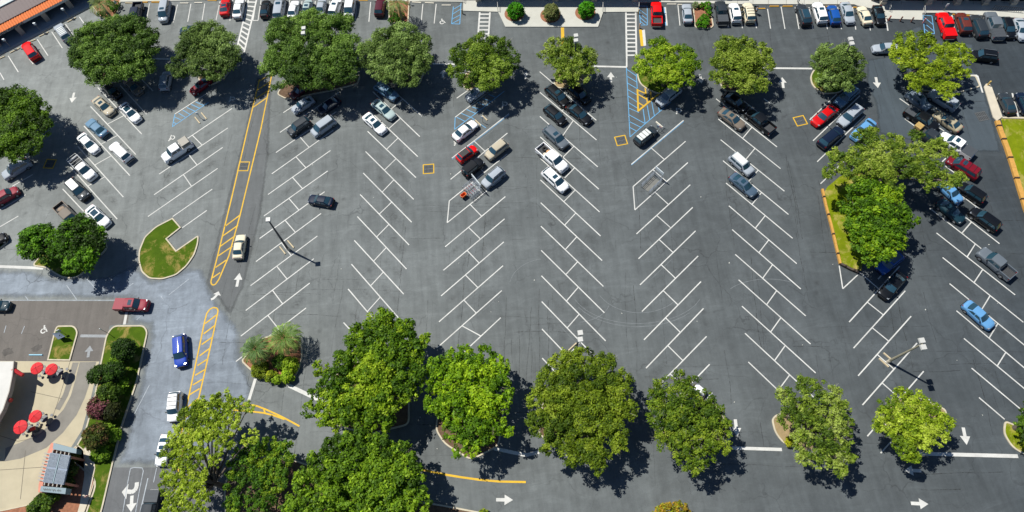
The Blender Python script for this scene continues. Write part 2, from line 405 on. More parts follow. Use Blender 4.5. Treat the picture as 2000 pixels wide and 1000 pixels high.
island([(440, 1060), (438, 960), (447, 915), (475, 890), (560, 893), (640, 920), (720, 965), (860, 985), (1000, 1012), (1000, 1080)], M_LITTER, 'mulch bed along the south edge', .8, fname='mulch_bed')
island([(1255, 1060), (1262, 1020), (1300, 1005), (1360, 1010), (1380, 1060)], M_MULCH, 'mulch bed at the bottom edge', .8, fname='mulch_bed')
# planters in the top rows of stalls
island([(1352, 8), (1386, 6), (1394, 52), (1387, 57), (1362, 57), (1356, 52)], M_MULCH, 'orange mulch planter with clipped shrubs', .5, fname='mulch_bed')
island([(757, -10), (801, -10), (798, 47), (760, 46)], M_MULCH, 'palm planter between the stalls', .5, fname='mulch_bed')
island([(176, 8), (176, -30), (240, -30), (236, 6), (229, 28), (215, 42), (196, 34)], M_MULCH, 'corner planter by the angled shops', .5, fname='mulch_bed')

# sidewalks (a real step above the asphalt)
def slab(name, px, h, m, label):
    P = [G(*p) for p in px]; mb = MB(); mb.prism(P, 0, h, False)
    return tag(mb.build(name, m), label, kind='structure')
slab('sidewalk', [(236, 4.5), (400, 1.2), (560, -3), (800, 3.5), (905, 4.3), (904.5, 22), (973, 24), (987, 53.2), (1168, 53.4), (1178, 24.5), (1246.5, 24), (1247.5, 5), (1352, 6), (1430, 9), (1668, 9.5), (1674, 12), (1728, 23), (1729, 37), (1801, 40), (1801, 26), (1860, 26), (1930, 32), (2060, 41), (2300, 60), (2300, -160), (236, -160)], .14, M_CONCW, 'pale sidewalk along the shops')
slab('sidewalk', [(-120, 171), (0, 108.5), (178, 13.5), (186, 0), (170, -60), (-220, 40)], .14, M_WALK, 'sidewalk in front of the angled shops')
mb = MB()
a, b = G(-120, 171.5), G(178, 14); d = (b - a).normalized(); nn = Vector((-d.y, d.x, 0))
mb.prism([a, b, b + nn * .5, a + nn * .5], 0, .155, False)
tag(mb.build('kerb', M_CONCW), 'pale kerb of the angled sidewalk', kind='structure')
slab('sidewalk', [(1921, 170), (1925, 164.5), (1931, 164), (1936, 170), (1957, 229), (1946, 237), (1939, 230)], .14, M_CONC, 'tan concrete peninsula by the lawn')
slab('kerb', [(1956, 229), (1958, 232), (2070, 234), (2070, 230)], .15, M_KERB, 'kerb of the lawn at the right')
slab('sidewalk', [(164, 878), (172, 866), (186, 905), (187, 915), (172, 985), (150, 1040), (141, 1040), (157, 985), (166, 930)], .128, M_CONC, 'footpath behind the menu canopy')

# joints in the patio concrete
mb = MB()
def strip(mb, a, b, w, z):
    d = (b - a); 
    if d.length < 1e-5: return
    d.normalize(); nn = Vector((-d.y, d.x, 0)) * (w / 2)
    mb.add([(q.x, q.y, z) for q in (a - nn, b - nn, b + nn, a + nn)], [(0, 1, 2, 3)])
def lines(name, polys, w, z, m, label):
    mb = MB(); k = 0
    for pl in polys:
        ww = w
        if isinstance(pl[-1], (int, float)): ww = pl[-1]; pl = pl[:-1]
        P = [G(*p) for p in pl]
        for i in range(len(P) - 1):
            strip(mb, P[i], P[i + 1], ww, z + (k % 14) * 0.0005); k += 1
    return tag(mb.build(name, m), label, kind='structure')
M_JOINT = mat('joint', '5e5950', 0.9)
lines('concrete_joint', [[(0, 851), (35, 862), (70, 855), (95, 835), (108, 800), (118, 770), (137, 706)], [(60, 765), (122, 779)], [(0, 918), (90, 912)], [(50, 880), (40, 975)]], .06, .0125, M_JOINT, 'joints in the patio concrete')
lines('concrete_joint', [[(p, 10), (p + 2, -30)] for p in (1440, 1470, 1500, 1535, 1570, 1600, 1635, 1760, 1840, 1900, 1960)], .05, .142, M_JOINT, 'joints across the pale sidewalk')

# ------------------------------------------------------------------ markings
WL = []       # white
def T_bars(ls, ta, tb, upto=None):
    for (a, b), (c, d) in zip(ls[:-1], ls[1:]):
        A, B, C_, D = G(*a), G(*b), G(*c), G(*d)
        TB.append((A.lerp(B, ta), C_.lerp(D, tb)))
TB = []
A_ = [((546.7, 258.7), (662, 180)), ((539, 298), (657, 218)), ((531, 339.5), (651, 254.5)), ((523.5, 380), (645.5, 294)), ((515.5, 422), (640, 334)), ((507, 466), (634, 374.5)), ((500, 511), (627, 417)), ((489.5, 558), (620, 461)), ((480, 606.5), (613, 505.5)), ((470.5, 656.5), (605, 553)), ((461, 706), (598, 601.5))]
A_ = [((553.5, 220), (668, 145))] + A_
B_ = [((733, 145), (824, 227)), ((728, 179), (820, 267)), ((722.5, 217), (816, 306)), ((718, 256.5), (812.5, 347)), ((714, 296), (808, 389.5)), ((709.5, 338), (804, 434)), ((703.5, 380), (799, 478.5)), ((698, 423), (794, 525.5)), ((692, 469.5), (788.5, 574.5)), ((686.5, 516), (782, 625)), ((680, 564.5), (776, 678)), ((671, 630), (768, 735))]
C_ = [((882.5, 309), (994, 222)), ((880, 350.5), (991, 260)), ((877.5, 392.5), (990.5, 301)), ((873.5, 435), (988.7, 342.5)), ((869.5, 482), (987, 384)), ((866, 528), (985.5, 427.5)), ((861.5, 578), (984, 472.5)), ((857.5, 628.5), (982.5, 519)), ((853, 680), (980, 567.5)), ((880, 712), (978, 620.5))]
D_ = [((1054, 140), (1164.5, 235)), ((1054.5, 180.5), (1165, 273.5)), ((1054.5, 227.5), (1167.5, 326)), ((1055, 267.5), (1169.5, 369.5)), ((1055.5, 309.5), (1171, 414)), ((1055.5, 351.5), (1173, 461)), ((1056, 396), (1176, 509)), ((1056.5, 442), (1178.5, 559.5)), ((1057, 489), (1180.5, 611)), ((1057.5, 538.75), (1183, 666)), ((1058, 589), (1186, 722)), ((1058.5, 642.5), (1189, 780)), ((1059, 699.5), (1192, 842))]
E_ = [((1233, 321), (1335, 235)), ((1236.5, 364.5), (1339, 276)), ((1240, 410), (1343.5, 317.5)), ((1243, 457), (1348, 361)), ((1247, 505.5), (1353, 405)), ((1250, 556.5), (1358.5, 451)), ((1253.75, 608.5), (1363.5, 500)), ((1257.75, 663.75), (1369, 550)), ((1261.75, 719), (1374, 602.5)), ((1265, 775), (1380, 657)), ((1275, 826), (1386, 711.5)), ((1300, 860), (1391, 767))]
F_ = [((1398.5, 193), (1517.5, 287)), ((1403, 232.5), (1524.5, 329.5)), ((1407.5, 273), (1532, 373.5)), ((1412, 314), (1540, 419)), ((1418, 357.5), (1548, 465.5)), ((1423.5, 402), (1556, 515)), ((1430, 448.5), (1564, 564.5)), ((1436, 497), (1573.5, 617)), ((1442.5, 546.5), (1583, 672)), ((1449, 598), (1593, 728.5)), ((1455, 651), (1603.5, 789)), ((1461.5, 707), (1612, 850))]
W_ = [((318, 303), (453, 212)), ((311, 340), (445, 250)), ((301, 380.5), (435, 288)), ((289, 423), (425, 329))]
Z_ = [((191, 171), (277, 262)), ((177, 208), (265.5, 302)), ((164, 246), (253.7, 343)), ((152, 286), (241, 385)), ((137.5, 326), (229, 428))]
G_ = [((1581.5, 234), (1634, 184)), ((1588, 275), (1679.5, 187)), ((1596, 316), (1689, 226)), ((1602.5, 359), (1700, 266))]
G2 = [((1658.5, 629), (1757, 520)), ((1667, 680), (1768, 568)), ((1676, 734), (1779.5, 617.5)), ((1684.5, 791), (1791, 670)), ((1694, 852), (1804, 725)), ((1720, 885), (1815, 780))]
H_ = [((1816, 407), (1967, 525)), ((1829, 455), (1982.5, 576)), ((1841, 503), (1998.7, 629.5)), ((1854.5, 554), (2015, 686)), ((1868, 607), (2032, 745)), ((1882.5, 661), (2050, 800)), ((1897.5, 719), (1999, 804)), ((1912, 776.5), (1962, 819))]
T_bars(A_[2:], .385, .6); T_bars(B_, .6, .4); T_bars(C_, .38, .6); T_bars(D_, .6, .4); T_bars(E_, .37, .59); T_bars(F_, .6, .4)
T_bars(W_, .42, .62); T_bars(Z_, .61, .38); T_bars(G2, .35, .57); T_bars(H_[:6], .6, .4)
for cc in (A_, B_, C_, D_, E_, F_, W_, Z_, G_, G2, H_):
    for a, b in cc: WL.append([a, b])
WL += [[(337.5, 423), (414.5, 369.5)], [(356, 445), (404, 411)], [(235, 167), (286, 223)], [(274, 152), (299, 178)], [(122.5, 369), (175, 425)], [(107.5, 411), (125, 430)],
       [(0, 443), (36, 422)], [(0, 410), (50, 380.5)], [(24, 364), (64, 341)],
       [(16, 109), (36, 141)], [(0, 142), (8, 156)], [(57, 115), (65, 125)], [(73, 77), (94, 109)], [(101, 62), (122, 94)], [(128, 47), (150, 80)], [(155, 33), (168, 51)],
       [(877.5, 392.5), (873.5, 435)], [(1236.5, 364.5), (1240, 410)], [(1452, 197), (1509, 242)], [(1492, 193), (1503, 201)],
       [(1639, 519), (1646, 564), (1675, 537)], [(1846, 324), (1870, 342)], [(1875, 380), (1912.5, 408)], [(1885, 424), (1952, 476)],
       [(1757, 192.5), (1776, 206)], [(1817.5, 204), (1852, 227)], [(1767, 232), (1786, 246)], [(1835, 250), (1844, 256)], [(1857, 300), (1840, 316)], [(1883, 388), (1868, 405)], [(1897, 434), (1879, 455)],
       [(1679, 532), (1716, 564)], [(1610, 203), (1639, 225)], [(1715, 545), (1757, 500)],
       [(292, 7), (285, 47)], [(346.7, 9), (338.7, 44)], [(373, 7.5), (366.7, 42.5)], [(400, 7), (395, 39)], [(430, 2), (421.7, 41)], [(455, 0), (449, 41)], [(480, 0), (474, 40)],
       [(501, 0), (494, 40), (504, 40), (510, 0)], [(538, 0), (531, 40)], [(566, 0), (560, 40)], [(590, 2), (586, 30)], [(616, 2), (612, 35)], [(644, 2), (640, 39)], [(670, 3), (666, 30)], [(697, 4), (694, 41)], [(724, 4), (720.5, 42.5)],
       [(826, 8), (822.5, 45)], [(852, 8), (848, 46)], [(1324, 10), (1328, 50)], [(1415, 14), (1422.7, 54)], [(1444, 13), (1450, 55)], [(1471, 20), (1477.5, 55)], [(1499, 17.5), (1505, 56)], [(1525.5, 13), (1533, 56.5)],
       [(1553, 14), (1560.5, 57)], [(1580, 14), (1588, 57)], [(1608, 14), (1616, 57)], [(1636, 14), (1643.5, 57)], [(1665, 14), (1671.5, 58)], [(1692, 16), (1700, 59.5)], [(1728.6, 24), (1734, 60), .22],
       [(1859, 30), (1865, 70), .3], [(1887, 36), (1894, 72)], [(1914, 40), (1923, 74)], [(1944, 42), (1953, 78)], [(1973, 45), (1981, 80)], [(1977, 182), (1989, 228), .25], [(1299, 14), (1302.5, 50), .3],
       [(341.7, 222.7), (408, 180)], [(889, 229), (953.6, 180)], [(892, 192), (919, 173)]]
o = lines('parking_stripe', WL, .155, .012, M_WHITE, 'white stall lines of the car park')
mb = MB()
for i, (a, b) in enumerate(TB): strip(mb, a, b, .14, .0195 + (i % 3) * .0004)
tag(mb.build('parking_stripe', M_WHITE), 'white cross bars between facing stalls', kind='structure')
# crosswalks
def crosswalk(l, r, n, w=.28, rw=.3):
    mb = MB(); A, B, C2, D2 = G(*l[0]), G(*l[1]), G(*r[0]), G(*r[1])
    strip(mb, A, B, w, .0125); strip(mb, C2, D2, w, .0125)
    for i in range(n):
        t = (i + .5) / n; strip(mb, A.lerp(B, t), C2.lerp(D2, t), rw, .0135)
    tag(mb.build('crosswalk', M_WHITE), 'white ladder crosswalk', kind='structure')
crosswalk(((485, 0), (464, 89)), ((501, 0), (477, 102)), 11)
crosswalk(((937, 24), (930, 118)), ((957, 24), (951, 118)), 12)
crosswalk(((1222.5, 24.5), (1224, 112)), ((1241.5, 24.5), (1243, 112)), 11)
lines('parking_stripe', [[(1224, 112), (1224, 131)]], .25, .013, M_WHITE, 'white edge line below the crosswalk')
lines('stop_line', [[(845, 124.5), (925, 126.5)], [(1160, 129.5), (1224, 131)], [(1490, 133), (1586, 134)], [(280, 114.3), (400, 117)], [(-40, 519), (85, 524), .45], [(965, 876), (1027, 889), .45], [(1027, 889), (1053, 883), .45],
                    [(1430, 875), (1527, 878), .4], [(1795, 886), (1988, 891), .45], [(1820, 149), (1909, 148.5), .5], [(1909, 148), (1919, 181), .25], [(499, 740), (486, 782), .4], [(562, 752), (642, 790), .5], [(247.5, 610), (243, 634), .4], [(1873, 150), (1910, 149)]],
      .33, .020, M_WHITE, 'white stop lines at the ends of the aisles')
lines('stop_line', [[(157, 656), (211, 656.5)]], .42, .0145, M_FADED, 'broken white stop line by the drive in')
# arrows
def arrow(tail, head, wid=.42, m=None, sc=1.0):
    T, Hh = G(*tail), G(*head); d = (Hh - T); L_ = d.length; d.normalize(); n_ = Vector((-d.y, d.x, 0))
    hl = min(L_ * .5, 1.3 * sc); s_ = T + d * (L_ - hl); w = .2 * sc; hw = .62 * sc
    P = [T - n_ * w, s_ - n_ * w, s_ - n_ * hw, Hh, s_ + n_ * hw, s_ + n_ * w, T + n_ * w]
    mb = MB(); mb.add([(p.x, p.y, .0225) for p in P], [(0, 1, 5, 6), (2, 3, 4)])
    tag(mb.build('lane_arrow', m or M_WHITE), 'white arrow painted in the lane', kind='structure')
for t_, h_, s in [((145, 181), (140.5, 201), 1), ((1193, 161), (1193, 141), 1), ((1367, 145), (1370, 163), 1), ((1530, 172), (1527.5, 151), 1), ((1710.5, 151), (1714.5, 172), 1), ((462.5, 560), (468, 533), 1), ((865, 152), (866, 136), 1),
                  ((969, 976), (1002, 976.5), 1), ((1779, 983), (1813, 984.5), 1), ((1436, 819), (1440, 853), 1), ((1881, 835), (1888, 869), 1), ((1799, 919.5), (1766, 918.5), 1), ((258, 968), (256, 1000), 1.1), ((1886, 176), (1883, 160), .8), ((1026, 155), (1028, 139), .7)]:
    arrow(t_, h_, sc=s)
arrow((172, 698), (176, 675), m=M_FADED)
def curved_arrow(pts, head, m, sc=1.0):
    P = [G(*p) for p in pts]; mb = MB()
    for i in range(len(P) - 1): strip(mb, P[i], P[i + 1] + (P[i + 1] - P[i]).normalized() * .05, .42 * sc, .0125 + i * .0005)
    Hh = G(*head); d = (Hh - P[-1]).normalized(); n_ = Vector((-d.y, d.x, 0)) * .75 * sc
    mb.add([(p.x, p.y, .0165) for p in (P[-1] - n_, Hh, P[-1] + n_)], [(0, 1, 2)])
    tag(mb.build('lane_arrow', m), 'white curved arrow painted in the lane', kind='structure')
curved_arrow([(412, 585), (417, 583), (421, 579), (424, 576)], (427, 569), M_WHITE, .8)
curved_arrow([(267.5, 942), (267, 950), (264, 957), (258, 961), (249, 960)], (238, 961), M_WHITE, 1.25)
# yellow work
YL = [[(507, 155), (484, 250), (454, 380), (425, 500), (412, 550), (413, 555), (417, 557), (421, 555), (428, 545), (447, 500), (469, 420), (510, 250), (532, 140)],
      [(504, 160), (522.5, 149)], [(502.5, 176), (527.5, 160)], [(500, 192.5), (525, 176)], [(494, 210), (521, 191)],
      [(439, 442.5), (469, 420)], [(435, 461), (465, 440)], [(430.5, 481), (460, 460)], [(426, 500), (454, 481)], [(421, 522.5), (442, 508)], [(415.5, 542.5), (430, 532.5)],
      [(360, 815), (374, 750), (400, 627), (404, 612), (410, 604), (417, 600.5), (424, 602), (426, 607), (418, 645), (400, 727), (384, 795), (352, 900), (340, 960)],
      [(345, 890), (362, 810)], [(401, 632), (423, 615)], [(398, 652), (419, 636)], [(394, 673), (414, 659)], [(390, 695), (409, 681)], [(386, 714), (404.5, 702)], [(381.5, 733), (400, 722)], [(377, 752), (395, 741)], [(370, 771), (390, 759)], [(365, 797), (387, 778)], [(358, 818), (380, 803)], [(350, 860), (368, 846)], [(342, 890), (358, 876)],
      [(455, 801), (480, 789), (502, 793), (520, 800), (540, 809), (562, 820), (585, 832.5), .22], [(455, 801), (490, 803.5), (515, 806.5), (535, 811.5), (556, 819), .22], [(515, 797.5), (517.5, 806)], [(480, 789), (484, 802)],
      [(825, 917), (845, 922), (870, 927), (900, 932), (940, 937.5), (975, 940.5), (1027, 941.5), .26], [(1098.5, 54), (1099.5, 90), .55], [(922.5, 88), (921, 122), .5],
      [(1245, 174), (1246.5, 218), .28], [(1246, 217), (1275, 193), (1300, 173), .28], [(1260, 172), (1264.5, 202), .2], [(1245.5, 176), (1262, 183)], [(1246, 184), (1263, 194)], [(1246, 200), (1259, 208)], [(1270, 172), (1271.5, 195)]]
lines('yellow_hatching', YL, .2, .012, M_YEL, 'yellow lane hatching and curves')
for P_, m_ in (([(1248, 58), (1254, 58), (1257, 90), (1251.5, 90)], M_YEL), ([(1254, 58), (1259.5, 58), (1262, 89), (1257, 90)], M_WHITE)):
    mb = MB(); mb.add([(*G(*p)[:2], .013) for p in reversed(P_)], [(0, 1, 2, 3)]); tag(mb.build('painted_block', m_), 'painted block beside the crosswalk', kind='structure')
BL = [[(341.7, 223), (336.7, 247.5), (390, 211.5), (408, 200)], [(342, 229), (353, 234)], [(349, 221), (362, 229)], [(357, 215), (371, 223.5)], [(365, 210), (381, 217.5)], [(373.5, 204), (390, 211.5)], [(339, 239), (344, 241.5)], [(382, 199), (398, 206)],
      [(889, 229.5), (888, 253), (908, 237.5), (946, 209), (985, 178)], [(892, 229), (908, 237)], [(901, 221.5), (919, 229)], [(911.5, 214), (928.5, 221.5)], [(922.5, 209), (938, 214)], [(933, 200), (948, 206)], [(943, 192), (958, 198)], [(954, 184), (968, 190)],
      [(882.7, 311.2), (994.5, 224.2), .07], [(1233.2, 322.7), (1335.5, 237.2), .07],
      [(1223.5, 132), (1227, 200), (1230.5, 267.5), (1262, 240), (1298, 210), (1310, 200)], [(1241.5, 130), (1243, 150), (1244.7, 173)],
      [(1225, 136), (1242, 148)], [(1225, 149), (1243, 160)], [(1225, 162), (1244, 173)], [(1226, 175), (1245, 186)], [(1226.5, 187.5), (1245.5, 200)], [(1227, 200), (1246, 212)], [(1228, 211), (1248, 220)], [(1228, 224), (1259, 241)], [(1229, 237.5), (1252, 249)], [(1230, 249), (1243, 256)],
      [(1256, 213), (1260, 241)], [(1264, 206), (1269, 234)], [(1272.5, 197), (1278, 226)], [(1282, 190), (1288, 218)],
      [(1802.5, 30), (1820, 31), (1825, 66), (1806, 65), (1802.5, 30)], [(1803, 32), (1822, 48)], [(1805, 45), (1823, 60)], [(1806, 57), (1818, 65.5)],
      [(1248, 12), (1264, 12), (1264.5, 49), (1251, 49), (1248, 12)], [(1249, 19), (1264, 30)], [(1249.5, 27), (1264, 38)], [(1250, 34), (1264, 46)], [(1251, 42), (1260, 49)],
      [(900.5, 6), (898, 47), (882, 46.5), (885.5, 13)], [(886, 18), (900, 10)], [(885, 27), (899.5, 18)], [(884, 37), (899, 29)], [(883, 46), (898, 38)],
      [(1297, 15), (1300.5, 50), .15], [(920.5, 229), (929, 236), (949, 250), .1]]
lines('blue_hatching', BL, .12, .012, M_BLUE, 'blue hatching of the accessible bays')
# wheelchair symbols
def symbol(px, py, rot, s=.55):
    c = G(px, py); mb = MB(); k = [0]
    def q(x, y): return Vector((c.x + s * (x * math.cos(rot) - y * math.sin(rot)), c.y + s * (x * math.sin(rot) + y * math.cos(rot)), 0))
    def pl(ps, w=.16):
        for a_, b_ in zip(ps[:-1], ps[1:]): strip(mb, q(*a_), q(*b_), w, .0125 + k[0] * .0004); k[0] += 1
    pl([(.15 * math.cos(t) - .1, 1.2 + .15 * math.sin(t)) for t in (0, 1.57, 3.14, 4.71, 6.28)], .14)
    pl([(-.1, 1.0), (-.1, .3), (.5, .3), (.75, -.4), (1.0, -.35)])
    pl([(-.1, .7), (.35, .7)])
    pl([(-.15 + .62 * math.cos(t), -.15 + .62 * math.sin(t)) for t in [2.0 + i * .55 for i in range(8)]])
    tag(mb.build('accessible_symbol', M_WHITE), 'white wheelchair symbol on the asphalt', kind='structure')
for a in [(864, 43, 0), (336, 269, 2.3), (985, 203, 2.4), (891, 277, 2.6), (1325, 216, 2.4), (453, 193, 2.4), (86, 645, 0)]: symbol(*a)
# faint tyre marks and old lines
M_SKID = mat('tyre_mark', '72777a', 0.85, var=.3, scale=1.5)
sk = []
def arc(cx, cy, rx, ry, a0, a1, n=14): return [(cx + rx * math.cos(math.radians(a0 + (a1 - a0) * i / n)), cy + ry * math.sin(math.radians(a0 + (a1 - a0) * i / n))) for i in range(n + 1)]
sk += [arc(1245, 560, 130, 72, 20, 160), arc(1245, 562, 133, 76, 40, 150), arc(1250, 545, 90, 66, 40, 150), arc(1070, 560, 75, 55, 190, 260), arc(1500, 590, 90, 45, 215, 300), arc(1120, 590, 70, 40, 10, 80)]
lines('tyre_mark', sk, .05, .0045, M_SKID, 'faint curved tyre marks')
M_OLDL = mat('faded_line', '9aa1a8', 0.85, var=.3, scale=2)
lines('faded_line', [[(130, 557), (150, 585)], [(168, 543), (190, 567)], [(252, 559), (261, 553)], [(330, 576), (369, 545)], [(314, 578), (319, 585)], [(50, 579), (55, 586)], [(12, 636), (8, 650)], [(48, 637), (42, 652)], [(267, 625), (275, 618)], [(262, 810), (292, 752)], [(5, 586.5), (225, 586.5)], [(240, 1000), (250, 940), (255, 915), (262, 913), (278, 914), (280, 920), (272, 960), (265, 1000)], [(289, 934), (274, 1000), .14], [(306, 914), (300, 942)]], .09, .0135, M_OLDL, 'old faded lines on the road')
# old burn stains
M_STAIN = mat('stain', '4d4a47', .9, var=.35, scale=1.0)
M_PATCH = mat('pale_patch', '8d949c', .9, var=.25, scale=.5)
def blob(px, py, r, m, z=.0048, name='stain'):
    c = G(px, py); mb = MB(); P = []
    for i in range(18):
        t = 2 * math.pi * i / 18; rr = r * (.7 + .5 * random.random()); P.append((c.x + rr * math.cos(t), c.y + rr * .7 * math.sin(t), z))
    mb.add(P, [tuple(range(18))]); tag(mb.build(name, m), 'stain on the asphalt', kind='structure')
for x_, y_, r_ in ((14, 687, .9), (72, 680, .8)): blob(x_, y_, r_, M_STAIN, .009)

# oil stains where engines drip, one soft stain per stall
def stainmat():
    m, n, b = newmat('oil_stain'); at_ = n.nodes.new('ShaderNodeAttribute'); at_.attribute_name = 'Col'
    b.inputs['Base Color'].default_value = (.018, .017, .016, 1); b.inputs['Roughness'].default_value = .75
    nz = n.nodes.new('ShaderNodeTexNoise'); nz.inputs['Scale'].default_value = 2.2; nz.inputs['Detail'].default_value = 7; nz.inputs['Roughness'].default_value = .75
    tc = n.nodes.new('ShaderNodeTexCoord'); n.links.new(tc.outputs['Object'], nz.inputs['Vector'])
    mr = n.nodes.new('ShaderNodeMapRange'); mr.inputs[1].default_value = .38; mr.inputs[2].default_value = .68; n.links.new(nz.outputs['Fac'], mr.inputs[0])
    mm = n.nodes.new('ShaderNodeMath'); mm.operation = 'MULTIPLY'; n.links.new(at_.outputs['Fac'], mm.inputs[0]); n.links.new(mr.outputs[0], mm.inputs[1])
    tr = n.nodes.new('ShaderNodeBsdfTransparent'); mx = n.nodes.new('ShaderNodeMixShader'); out = n.nodes['Material Output']
    n.links.new(mm.outputs[0], mx.inputs[0]); n.links.new(tr.outputs[0], mx.inputs[1]); n.links.new(b.outputs[0], mx.inputs[2]); n.links.new(mx.outputs[0], out.inputs[0])
    return m
vs, fs, cs = [], [], []
rs = random.Random(5)
k = 0
for cc, amp in ((A_[2:], .55), (B_, .45), (C_, .4), (D_, .35), (E_, .3), (F_, .3), (W_, .6), (Z_, .6), (G2, .25), (H_[:7], .3)):
    for (a, b), (c, d) in zip(cc[:-1], cc[1:]):
        A, B, C2, D2 = G(*a), G(*b), G(*c), G(*d)
        for t in (.17, .33, .68, .85):
            if rs.random() < .3: continue
            p = A.lerp(B, t).lerp(C2.lerp(D2, t), .5); r = rs.uniform(.5, 1.2); al = amp * rs.uniform(.3, 1.0); o = len(vs); ang = math.atan2((B - A).y, (B - A).x)
            vs.append((p.x, p.y, .0074 + (k % 5) * .0003)); cs.append(al); k += 1
            for i in range(14):
                th = 2 * math.pi * i / 14; x, y = r * 1.4 * math.cos(th), r * .8 * math.sin(th)
                vs.append((p.x + x * math.cos(ang) - y * math.sin(ang), p.y + x * math.sin(ang) + y * math.cos(ang), vs[o][2])); cs.append(0)
            fs += [(o, o + 1 + i, o + 1 + (i + 1) % 14) for i in range(14)]
me = bpy.data.meshes.new('oil_stains'); me.from_pydata(vs, [], fs); me.materials.append(stainmat())
ca = me.color_attributes.new('Col', 'FLOAT_COLOR', 'POINT'); ca.data.foreach_set('color', [x for c in cs for x in (c, c, c, 1)])
tag(link('oil_stains', me), 'dark oil stains in the stalls', kind='structure')
# ghost lines of an older layout
rs = random.Random(9); gl = []
for cc in (A_, B_, C_, E_, F_, D_):
    for (a, b) in cc:
        if rs.random() < .35:
            t0 = rs.uniform(0, .6); t1 = t0 + rs.uniform(.15, .4); o_ = rs.uniform(7, 12)
            gl.append([(a[0] + (b[0] - a[0]) * t0, a[1] + (b[1] - a[1]) * t0 + o_), (a[0] + (b[0] - a[0]) * t1, a[1] + (b[1] - a[1]) * t1 + o_)])
lines('faded_line', gl, .06, .0046, mat('ghost_line', '666b6d', .85, var=.3, scale=1.5), 'ghosts of older stall lines')

# straight hairline seams of the paving passes
rs = random.Random(21); vs, fs, cs = [], [], []
ca_, sa_ = math.cos(COLYAW), math.sin(COLYAW)
for i in range(230):
    p = G(rs.uniform(380, 2000), rs.uniform(90, 960)); L_ = rs.uniform(3, 14); al = rs.uniform(.12, .42); k = rs.random() < .6
    d = Vector((-sa_, ca_, 0)) if k else Vector((ca_, sa_, 0)); n_ = Vector((-d.y, d.x, 0)); q = p; steps = int(L_ / 1.2) + 1
    for j in range(steps):
        e = q + d * 1.2 + n_ * rs.uniform(-.12, .12); o = len(vs); w = n_ * rs.uniform(.02, .045); z = Vector((0, 0, .0063 + (i % 9) * .0001 + (j % 2) * .00005))
        vs += [tuple(q - w + z), tuple(e - w + z), tuple(e + w + z), tuple(q + w + z)]; fs.append((o, o + 1, o + 2, o + 3)); cs += [al] * 4; q = e
me = bpy.data.meshes.new('asphalt_seams'); me.from_pydata(vs, [], fs); sm_ = stainmat(); me.materials.append(sm_)
ca = me.color_attributes.new('Col', 'FLOAT_COLOR', 'POINT'); ca.data.foreach_set('color', [x for c in cs for x in (c * 2, c * 2, c * 2, 1)])
tag(link('asphalt_seams', me), 'fine straight seams and cracks in the asphalt', kind='structure')
mb = MB()
for i in range(46):
    p = G(rs.uniform(400, 1990), rs.uniform(90, 980)); s_ = rs.uniform(.04, .10); a_ = rs.uniform(0, 3)
    mb.box(-s_, s_, -s_ * .6, s_ * .6, .024, .035, a_, (p.x, p.y))
tag(mb.build('litter', mat('litter', 'b8b8b0', .8)), 'tiny pale scraps of litter on the asphalt', 'litter', kind='stuff')
# ------------------------------------------------------------------ vehicles
def paint_mat():
    m, n, b = newmat('car_paint')
    oi = n.nodes.new('ShaderNodeObjectInfo')
    n.links.new(oi.outputs['Color'], b.inputs['Base Color'])
    b.inputs['Roughness'].default_value = .5; b.inputs['Metallic'].default_value = 0.0; b.inputs['Specular IOR Level'].default_value = .15
    b.inputs['Coat Weight'].default_value = .5; b.inputs['Coat Roughness'].default_value = .02
    return m
M_PAINT = paint_mat()
M_GLASS = mat('car_glass', '24404e', 0.06, spec=0.9, coat=.3)  # teal sky reflection is partly put into the base colour
M_TYRE = mat('tyre', '17171a', 0.85)
M_RIM = mat('rim', 'a9acb0', 0.35, metal=.7)
M_BLK = mat('black_trim', '16171a', 0.6)
M_LAMP = mat('headlamp_lens', '9aa0a6', 0.12, metal=.3)
M_RED = mat('tail_lamp', '7a100e', 0.2)
M_LINER = mat('bed_liner', '3b3d40', 0.85, var=.15, scale=5)
M_COVER = mat('bed_cover', '3d4248', 0.7, var=.06)
M_CHROME = mat('chrome', 'c8c8c8', .15, metal=1)
M_PLATE = mat('number_plate', 'c9ccd0', .5)

SPEC = {  # L W H belt hood trunk  xa xb xc xd  (metres from the nose)
 'sedan':  (4.80, 1.84, 1.45, .98, .93, 1.04, 1.35, 2.10, 3.35, 4.15, .72),
 'coupe':  (4.60, 1.84, 1.34, .95, .90, 1.02, 1.55, 2.25, 3.05, 4.00, .70),
 'hatch':  (4.25, 1.78, 1.52, 1.0, .95, 1.08, 1.05, 1.80, 3.55, 4.05, .74),
 'boxy':   (4.10, 1.78, 1.62, 1.05, 1.0, 1.1, 1.05, 1.55, 3.80, 4.00, .80),
 'suv':    (4.75, 1.90, 1.72, 1.12, 1.06, 1.18, 1.20, 1.88, 4.15, 4.60, .77),
 'van':    (5.10, 1.98, 1.76, 1.10, 1.00, 1.16, .85, 1.75, 4.55, 4.98, .78),
 'jeep':   (4.40, 1.88, 1.85, 1.18, 1.14, 1.2, 1.45, 1.72, 4.12, 4.20, .86),
 'pickup': (5.75, 2.02, 1.88, 1.22, 1.15, 1.2, 1.35, 2.00, 3.55, 3.80, .80),
 'pickup_short': (5.45, 1.95, 1.78, 1.18, 1.10, 1.15, 1.35, 2.00, 2.90, 3.15, .80),
}
